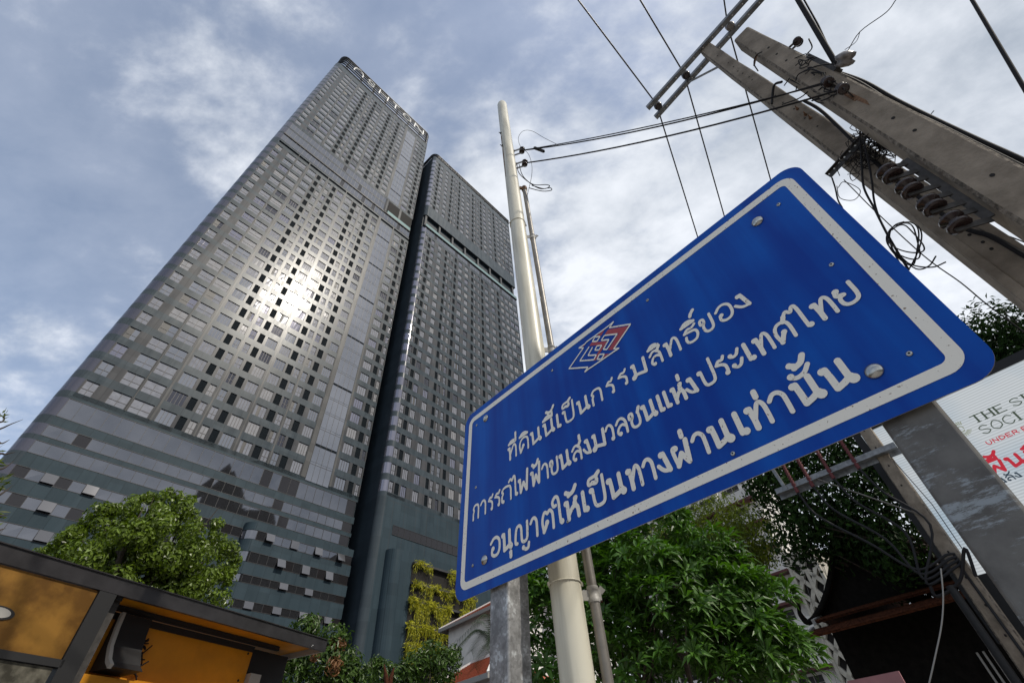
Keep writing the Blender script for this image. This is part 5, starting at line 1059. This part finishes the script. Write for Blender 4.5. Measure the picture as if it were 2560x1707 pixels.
mb = MB(); mb.prism([RF*91.5+RS*(-12)+V(0, 0, 97), RF*91.5+RS*2+V(0, 0, 97), RF*91.5+RS*(-5)+V(0, 0, 108)], RF*8); mb.build('roof', M['far_dark'], t, fix=True)
# white slab of flats
D = 62.0; F = frame2(D); uL = uv2(1560, 1430, D)[0]; uR, _ = uv2(2005, 1500, D); vT = uv2(1885, 1180, D)[1]+1
t = thing('apartment_block', 'white block of flats with maroon ledges and long balconies, seen between the trees', 'apartment building', F((uL+uR)/2, -1.6, -5))
mb = MB(); mb.span(F, uL, uR, -1.6, vT, -12, -1.2); mb.build('wall', M['white_wall'], t)
v = 6.0; k_ = 0
while v < vT-1:
    mb = MB(); mb.span(F, uL, uR, v, v+1.25, -1.2, 0); mb.build('balcony', M['white_wall'], t); mb = MB(); mb.span(F, uL, uR, v-.28, v-.003, -1.2, .12); mb.build('ledge', M['maroon'], t)
    for u in np.arange(uL+.6, uR-3, 3.6):
        if k_ < 96:
            w_ = MB(); w_.span(F, u, u+2.6, v+1.3, v+2.55, -1.19, -1.14, 1)
            for q in range(3): w_.span(F, u+.84*q, u+.84*q+.06, v+1.3, v+2.55, -1.13, -1.09, 0)
            w_.span(F, u, u+2.6, v+1.9, v+1.95, -1.13, -1.10, 0); w_.build('window', [M['grey_strip'], M['glass_dark']], t); k_ += 1
    v += 3.1
for u in np.arange(uL+3.4, uR, 7.2):
    mb = MB(); mb.span(F, u, u+.45, -1.6, vT, -1.2, .06); mb.build('pilaster', M['white_wall'], t)
mb = MB(); mb.span(F, uR, uR+3.4, -1.6, uv2(2000, 1395, D)[1]+1.2, -6, -.9); mb.build('stair_tower_wall', M['cream_wall'], t)
mb = MB(); vv = uv2(2000, 1395, D)[1]
for y in np.arange(2, vv+1, 2.3):
    for s_ in (0, 1): mb.bar(F(uR+.15+s_*1.5, y, -.6), F(uR+1.6-s_*1.5+(0 if not s_ else 0), y+2.3, -.6), .42, .5, N2); mb.bar(F(uR+1.6+s_*1.5, y, -.55), F(uR+3.1-s_*1.5, y+2.3, -.55), .42, .5, N2)
for a in (0, 1.62, 3.1): mb.span(F, uR+a-.02, uR+a+.28, -1.6, vv+1.2, -.75, -.2)
mb.build('lattice_screen', M['cream_wall'], t)
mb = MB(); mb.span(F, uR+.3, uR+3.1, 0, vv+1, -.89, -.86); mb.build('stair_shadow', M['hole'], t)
# white house with hipped orange roof behind the left post
def hip_house(name, label, px, py, D, w, dep, pitch, hb=-1.6, walls='white_wall', wins=()):
    F = frame2(D); u0, ve = uv2(px, py, D); t = thing(name, label, 'house', F(u0+w/2, hb, -dep/2)); mb = MB(); mb.span(F, u0, u0+w, hb, ve, -dep, 0); mb.build('wall', M[walls], t)
    o = .7; rz = (dep/2+o)*pitch; mb = MB(); A = [F(u0-o, ve, o), F(u0+w+o, ve, o), F(u0+w+o, ve, -dep-o), F(u0-o, ve, -dep-o)]; r0 = F(u0+dep/2, ve+rz, -dep/2); r1 = F(u0+w-dep/2, ve+rz, -dep/2)
    mb.face([A[0], A[1], r1, r0]); mb.face([A[1], A[2], r1]); mb.face([A[2], A[3], r0, r1]); mb.face([A[3], A[0], r0])
    for i in range(1, 22):                                            # tile courses
        f = i/22
        for (p, q, a, b) in ((A[0], A[1], r0, r1), (A[3], A[0], r0, r0)):
            x, y = p+(a-p)*f, q+(b-q)*f; nn_ = nrm(np.cross(q-p, a-p)); nn_ = nn_ if nn_[2] > 0 else -nn_; mb.bar(x+nn_*.02, y+nn_*.02, .05, .06, nn_)
    roof = mb.build('roof', M['tile'], t)
    mb = MB()
    for p, q in ((A[0], r0), (A[1], r1), (r0, r1), (A[3], r0)): mb.bar(p+V(0, 0, .05), q+V(0, 0, .05), .28, .14)
    mb.build('ridge_cap', M['white_wall'], roof)
    mb = MB()
    for p, q in ((A[0], A[1]), (A[3], A[0])): mb.bar(p-V(0, 0, .1), q-V(0, 0, .1), .2, .3)
    mb.build('gutter', M['grey_strip'], roof)
    for (u, v, a, b) in wins: mb = MB(); mb.span(F, u0+u, u0+u+a, v, v+b, 0.003, .03); mb.build('window', M['glass_dark'], t)
    return t
hip_house('house', 'white house with hipped orange tile roof behind the left sign post', 1122, 1572, 30, 11, 6.5, .55, wins=((1.3, 4.6, .9, 1.3), (3.5, 4.6, 1.6, 1.3), (.6, 2.4, .8, .6)))
hip_house('house', 'lower house, only its orange tiled roof with a white ridge showing beside the palm', 1062, 1745, 23, 8, 5.0, .6)
hip_house('house', 'orange roofed house glimpsed through the whorled-leaf tree right of the cream pole', 1300, 1545, 34, 7, 5, .5)
# old Thai house: steep dark roofs over two tiled skirt roofs
D = 11.5; F = frame2(D); u0, ve = uv2(2036, 1548, D); t = thing('thai_house', 'dark traditional Thai house with steep curved roof and brown tiled eaves', 'house', F(u0+3, -1.6, -2))
ua, va_ = uv2(2082, 1262, D); ur, _ = uv2(2440, 1465, D); W_ = ur-u0; vr = va_-ve
cur = [(1, 0), (.80, .10), (.60, .25), (.42, .43), (.24, .66), (.10, .86), (0, 1)]
Lp = [(ua+(u0-ua)*x, ve+vr*y) for x, y in cur]; Rp = [(ua+(ur-ua)*x, ve+vr*y) for x, y in cur]
mb = MB(); mb.prism([F(*p, -.12) for p in Lp]+[F(*p, -.12) for p in Rp[-2::-1]], -N2*(-.0)-N2*.1, 0); mb.build('gable_wall', M['wood_dark'], t, fix=True)
for side in (Lp, Rp):
    mb = MB()
    for (a, b) in zip(side[:-1], side[1:]): mb.face([F(*a, .05), F(*b, .05), F(*b, -4.5), F(*a, -4.5)])
    rf_ = mb.build('roof', M['tile_dark'], t); mb = MB(); mb.tube(smooth([F(*p, .05) for p in side], 4), .055, 8)
    e_ = side[0]; sg_ = -1 if side is Lp else 1
    mb.tube(smooth([F(e_[0], e_[1], .05), F(e_[0]+sg_*.14, e_[1]-.02, .05), F(e_[0]+sg_*.20, e_[1]+.16, .05), F(e_[0]+sg_*.13, e_[1]+.34, .05), F(e_[0]+sg_*.19, e_[1]+.50, .05)], 5), [.055]*6+[.06, .055, .05, .05, .045, .04, .04, .035, .03, .03, .025, .02, .015, .01, .006], 8); mb.build('bargeboard', M['wood_dark'], rf_)
mb = MB(); mb.tube(smooth([F(ua, va_, .05), F(ua, va_+.25, .08), F(ua, va_+.6, .03)], 4), [.05-.045*i/8 for i in range(9)], 7); mb.build('gable_finial', M['wood_dark'], t)
W_ = max(W_, 3.4)
for k_, (px, py, hgt, w0, ln) in enumerate(((2052, 1545, .16, .35, 1.05), (2050, 1585, .20, .70, 3.2))):
    u, v = uv2(px, py, D); mb = MB(); hgt *= .62; mb.hexa([F(u, v-hgt, w0), F(u+W_, v-hgt, w0), F(u+W_, v-hgt-.03, w0-.02), F(u, v-hgt-.03, w0-.02), F(u, v+hgt*.6, w0-.6), F(u+W_, v+hgt*.6, w0-.6), F(u+W_, v+hgt*.6-.03, w0-.62), F(u, v+hgt*.6-.03, w0-.62)])
    for i in range(5): f = i/5; mb.bar(F(u, v-hgt+hgt*1.6*f+.012, w0-.6*f), F(u+W_, v-hgt+hgt*1.6*f+.012, w0-.6*f), .03, .02)
    mb.build('skirt_roof', M['tile_dark'], t); mb = MB(); mb.bar(F(u-.03, v-hgt-.01, w0+.02), F(u-.03, v+hgt*.62, w0-.6), .06, .10); mb.build('eave_end', M['grey_strip'], t)
mb = MB(); mb.span(F, u0+.1, u0+W_, -1.6, ve-.12, -4, -.3); mb.build('wall', M['wood_dark'], t)
for u in (2.1, 3.3):
    mb = MB()
    for i in range(4): mb.span(F, u0+u+i*.09, u0+u+i*.09+.03, .55, 1.45, -.297, -.27)
    mb.build('window_bar', M['grey_strip'], t)
# pink board low at the right
D = 8.0; F = frame2(D); u0, v0 = uv2(2118, 1704, D); v0 -= .02; t = thing('pink_board', 'pale pink board low in front of the dark Thai house', 'board', F(u0+.4, -1.6, -.1)); mb = MB(); mb.span(F, u0, u0+.62, v0-.5, v0+.03, -.03, 0); M['pink'] = mat('pink_board', (.36, .17, .18), .6, var=.15); mb.build('panel', M['pink'], t)
mb = MB()
for u in (.08, .5): mb.span(F, u0+u, u0+u+.05, -1.6, v0, -.08, -.033)
mb.build('board_leg', M['steel_dark'], t)
# lit screen of the society at the right
D = 9.4; F = frame2(D); u0, v1 = uv2(2150, 1085, D); _, v1b = uv2(2300, 1020, D); uE, _ = uv2(2560, 965, D); _, v0 = uv2(2440, 1440, D); UE = uE+1.2
def led_extra(nt, b, vec):
    N = nt.nodes; L = nt.links
    sp = N.new('ShaderNodeSeparateXYZ'); L.new(vec, sp.inputs[0]); w = N.new('ShaderNodeMath'); w.operation = 'SINE'; k = N.new('ShaderNodeMath'); k.operation = 'MULTIPLY'; k.inputs[1].default_value = 2*math.pi/.040; L.new(sp.outputs[2], k.inputs[0]); L.new(k.outputs[0], w.inputs[0])
    mr = N.new('ShaderNodeMapRange'); mr.inputs['From Min'].default_value = -1; mr.inputs['To Min'].default_value = .72; mr.inputs['To Max'].default_value = 1.0; L.new(w.outputs[0], mr.inputs[0])
    n = N.new('ShaderNodeTexNoise'); n.inputs['Scale'].default_value = .9; L.new(vec, n.inputs['Vector']); r = N.new('ShaderNodeValToRGB'); e = r.color_ramp.elements; e[0].position = .35; e[0].color = (.46, .58, .68, 1); e[1].position = .6; e[1].color = (.70, .74, .76, 1); L.new(n.outputs['Fac'], r.inputs[0])
    L.new(r.outputs[0], b.inputs['Emission Color']); mx = N.new('ShaderNodeMath'); mx.operation = 'MULTIPLY'; mx.inputs[1].default_value = .62; L.new(mr.outputs[0], mx.inputs[0]); L.new(mx.outputs[0], b.inputs['Emission Strength'])
M['led'] = mat('led_screen', (.10, .11, .12), .5, extra=led_extra)
def emis(n, c, s): m = mat(n, tuple(x*.3 for x in c), .6); b = m.node_tree.nodes['Principled BSDF']; b.inputs['Emission Color'].default_value = (*c, 1); b.inputs['Emission Strength'].default_value = s; return m
M['led_green'] = emis('led_dark_green', (.045, .065, .04), .7); M['led_red'] = emis('led_red', (.42, .015, .03), .8); M['led_navy'] = emis('led_navy', (.03, .05, .07), .7); M['led_gold'] = emis('led_olive', (.22, .24, .16), .8)
t = thing('led_screen', 'large lit screen with dark green society lettering and red Thai text', 'screen', F(uE-1, -1.6, -.3)); mb = MB(); mb.face([F(u0, v0, .004), F(UE, v0, .004), F(UE, v1b, .004), F(u0, v1b, .004)]); mb.build('screen_face', M['led'], t)
mb = MB(); mb.span(F, u0-.12, UE+.12, v1b, v1b+.14, -.35, .03); mb.span(F, u0-.12, UE+.12, v0-.75, v0, -.35, .03); mb.span(F, u0-.12, u0, v0, v1b, -.35, .03); mb.span(F, u0, UE, v0, v1b, -.35, -.02); mb.build('screen_frame', M['black'], t)
mb = MB()
for u in (.5, 3.0): mb.span(F, u0+u, u0+u+.18, -1.6, v0-.75, -.3, -.1)
mb.build('screen_leg', M['steel_dark'], t)
mb = MB(); a = at_pl(2400, 1000, N2, D+.1); mb.tube([a-V(0, 0, .3), a+V(0, 0, .6)], .03, 8); M['teal'] = mat('teal_pipe', (.02, .14, .14), .5); mb.build('top_pipe', M['teal'], t)
GE = {'T': [('l', [(0, 1), (1, 1)]), ('v', [(.5, 0), (.5, 1)])], 'H': [('v', [(.1, 0), (.1, 1)]), ('v', [(.9, 0), (.9, 1)]), ('l', [(.1, .5), (.9, .5)])], 'E': [('v', [(.1, 0), (.1, 1)]), ('l', [(.1, 1), (.9, 1)]), ('l', [(.1, .5), (.7, .5)]), ('l', [(.1, 0), (.95, 0)])],
      'S': [('c', [(.9, .82), (.55, 1), (.12, .85), (.2, .6), (.75, .42), (.92, .2), (.5, 0), (.08, .18)])], 'I': [('v', [(.5, 0), (.5, 1)])], 'O': [('c', [(.5, 0), (.1, .2), (.05, .6), (.35, .98), (.7, .98), (.98, .6), (.9, .2), (.5, 0)])], 'C': [('c', [(.95, .78), (.6, 1), (.15, .8), (.05, .4), (.3, .05), (.65, .0), (.95, .2)])],
      'U': [('c', [(.1, 1), (.1, .4), (.3, .02), (.7, .02), (.9, .4), (.9, 1)])], 'N': [('v', [(.1, 0), (.1, 1)]), ('l', [(.1, 1), (.9, 0)]), ('l', [(.9, 0), (.9, 1)])], 'D': [('v', [(.1, 0), (.1, 1)]), ('c', [(.1, 1), (.6, .95), (.95, .6), (.9, .25), (.5, .02), (.1, 0)])], 'R': [('v', [(.1, 0), (.1, 1)]), ('c', [(.1, 1), (.7, .98), (.85, .75), (.6, .5), (.1, .5)]), ('l', [(.5, .5), (.95, 0)])], 'Y': [('l', [(0, 1), (.5, .5)]), ('l', [(1, 1), (.5, .5)]), ('v', [(.5, 0), (.5, .5)])], ' ': []}
def SF(a, b, z): return F(a, b, z+.004)
def latin(mb, txt, x, y, h, cw, r, serif=False):
    for ch in txt:
        w = cw*(.35 if ch in 'I ' else 1); 
        for g in GE[ch]:
            P = [(x+p[0]*w*.82, y+p[1]*h) for p in g[1]]
            if g[0] == 'c': P = [(q[0], q[1]) for q in smooth([(*p, 0) for p in P], 4)]
            stroke2d(mb, P, r*(1.5 if serif and g[0] == 'v' else (.8 if serif else 1)), SF)
            if serif and g[0] == 'v':
                for q in (P[0], P[-1]): stroke2d(mb, [(q[0]-r*3.2, q[1]), (q[0]+r*3.2, q[1])], r*.6, SF)
        x += w
mb = MB(); latin(mb, 'THE SI', .285, 3.795, .115, .150, .0085, True); latin(mb, 'SOCI', .265, 3.60, .13, .150, .0085, True); mb.build('lettering', M['led_green'], t)
mb = MB(); latin(mb, 'UNDER ROY', .215, 3.445, .052, .082, .0062); mb.build('lettering', M['led_red'], t)
mb = MB(); write_thai(mb, [('พ', -.01, .20), ('ื', -.01, .19), ('้', .02, .21), ('น', .245, .43), ('ท', .48, .69), ('ี', .48, .68), ('่', .50, .69)], 3.05, .15, .021, SF); mb.build('lettering', M['led_red'], t)
mb = MB(); write_thai(mb, [('ง', .02, .08), ('ล', .10, .18), ('ั', .10, .18), ('ง', .20, .26)], 2.905, .078, .0105, SF); mb.build('lettering', M['led_navy'], t)
mb = MB(); cx, cy = .10, 3.80
for k_ in range(20):
    a = k_*math.pi*1.55/20+.9; stroke2d(mb, [(cx+.07*math.cos(a), cy+.075*math.sin(a)), (cx+.115*math.cos(a+.15), cy+.12*math.sin(a+.15))], .006, SF)
stroke2d(mb, [(cx+.035*math.cos(x), cy+.045*math.sin(x)) for x in np.linspace(0, 5.5, 14)], .007, SF); mb.build('emblem', M['led_gold'], t)

# ------------------------------------------------------------------ yellow kiosk at lower left
ZK = 3.2; KA = at_z(0, 1356, ZK); KB = at_z(819, 1600, ZK); KD = nrm(KB-KA); KBk = nrm(V(-KD[1], KD[0], 0)); KL = np.linalg.norm(KB-KA)
def K(u, v, w): return KA+KD*u+KBk*w+V(0, 0, v)        # u along the fascia, w back from it
t = thing('kiosk', 'yellow kiosk with black flat roof at the lower left', 'kiosk', K(1.5, -ZK, .6))
mb = MB(); mb.span(K, -2.2, KL, -.115, 0, 0, .035); mb.span(K, -2.2, KL, .0, .008, -.012, 1.3); mb.build('fascia', M['black_paint'], t)
mb = MB(); mb.span(K, KL-.035, KL-.002, -.115, -.001, .036, 1.3); mb.build('end_trim', M['grey_strip'], t)
mb = MB(); mb.span(K, -2.2, KL-.04, -.06, -.002, .04, 1.3); mb.build('soffit', M['yellow'], t)
mb = MB(); mb.span(K, -2.2, KL-.34, -.105, -.065, .38, .42); mb.span(K, .95, 1.0, -.14, -.07, .04, .42); mb.build('soffit_rail', M['black'], t)
g0 = K(0, 0, 0); ug = lambda px, py, w: ((lambda X: ((X-KA)@KD, X[2]-ZK))(at_pl(px, py, -KBk, (KA-CAM+KBk*w)@KBk)))
u1_, va = ug(243, 1482, .02); u2_, vb_ = ug(105, 1640, .02)
mb = MB(); mb.span(K, -2.2, u1_, vb_, -.125, .02, .05); mb.build('glazed_panel', M['yellow_glass'], t)
eu, ev = ug(-5, 1530, .015); mb = MB(); mb.lathe(K(eu, ev, .017), -KBk, [(0, .10), (.004, .10)], 24, 0); mb.lathe(K(eu, ev, .012), -KBk, [(0, .075), (.003, .075)], 24, 1)
mb.v = [tuple(K(eu, ev, 0)+(np.array(p)-K(eu, ev, 0))*np.array([1, 1, .42])) for p in mb.v]; mb.build('oval_plate', [M['black'], M['grey_strip']], t)
mb = MB(); mb.span(K, -2.2, u1_+.02, vb_-.05, vb_-.002, .0, .07); mb.build('rail', M['black'], t)
mb = MB(); mb.span(K, -2.2, u1_-.02, vb_-1.2, vb_-.055, .02, .045); M['clear'] = mat('kiosk_pane', (.16, .15, .12), .08, .3, var=.6, vscale=9, spec=.8, det=8); mb.build('pane', M['clear'], t)
mb = MB(); mb.span(K, u1_+.003, u1_+.14, -ZK, -.118, .0, .16); mb.build('post', M['black'], t)
mb = MB(); mb.span(K, u1_+.145, u1_+.24, -ZK, -.118, .10, .18); mb.build('post_trim', M['steel_dark'], t)
uw, vw = ug(635, 1618, .42)
mb = MB(); mb.span(K, u1_+.18, uw, -ZK, -.12, .42, .47); mb.build('back_panel', M['yellow'], t)
mb = MB(); mb.span(K, u1_+.30, u1_+.33, -ZK, -.12, .405, .418); mb.span(K, u1_+.18, uw, -.17, -.118, .40, .418); mb.build('panel_joint', M['black'], t)
uy, vy = ug(235, 1690, .3)
mb = MB(); mb.span(K, u1_+.25, uw+.3, -ZK, vy, .25, .415); mb.build('counter_front', M['yellow'], t)
for (px, py) in ((620, 1633), (595, 1700)):
    u, v = ug(px, py, .42); mb = MB(); mb.lathe(K(u, v, .419), -KBk, [(0, .011), (.004, .011), (.006, .006)], 10); mb.build('screw', M['black'], t)
for (px, py) in ((782, 1612), (778, 1622)):
    u, v = ug(px, py, 0); mb = MB(); mb.lathe(K(u, max(-.1, min(-.015, v)), -.001), -KBk, [(0, .008), (.004, .007), (.006, .003)], 10); mb.build('screw', M['bolt'], t)
mb = MB(); mb.span(K, uw+.004, uw+.55, -ZK, -.12, .47, .60); mb.build('back_wall', M['black'], t)
ub, vb2 = ug(640, 1695, .40); mb = MB(); mb.span(K, uw+.01, uw+.15, vb2-.25, vb2+.03, .36, .46); mb.build('switch_box', M['grey_strip'], t)
# curved hood lamp hanging under the soffit beside the post
un, vn = ug(280, 1540, .30); prof = [(.0, 0), (.015, -.12), (.05, -.26), (.12, -.37), (.19, -.42)]
mb = MB(); uq = u1_+.42
for (a, b), (c, d) in zip(prof[:-1], prof[1:]):
    mb.hexa([K(uq, -.14+d, .30-c), K(uq+.26, -.14+d, .30-c), K(uq+.26, -.14+d, .40), K(uq, -.14+d, .40), K(uq, -.14+b, .30-a), K(uq+.26, -.14+b, .30-a), K(uq+.26, -.14+b, .40), K(uq, -.14+b, .40)])
hl = mb.build('hood_lamp', M['black'], t)
mb = MB()
for (a, b), (c, d) in zip(prof[:-1], prof[1:]): mb.bar(K(uq-.012, -.14+b, .30-a), K(uq-.012, -.14+d, .30-c), .03, .035)
mb.build('hood_trim', M['grey_strip'], hl)
mb = MB()
for i in range(7):
    c = K(uq+.30+.01*i, -.25-.045*i, .38); mb.tube(smooth([c+rng.normal(size=3)*.03 for _ in range(5)], 4), .006, 5)
mb.build('cable_bunch', M['cable'], hl)

for o in bpy.data.objects:
    if '_o' in o: del o['_o']
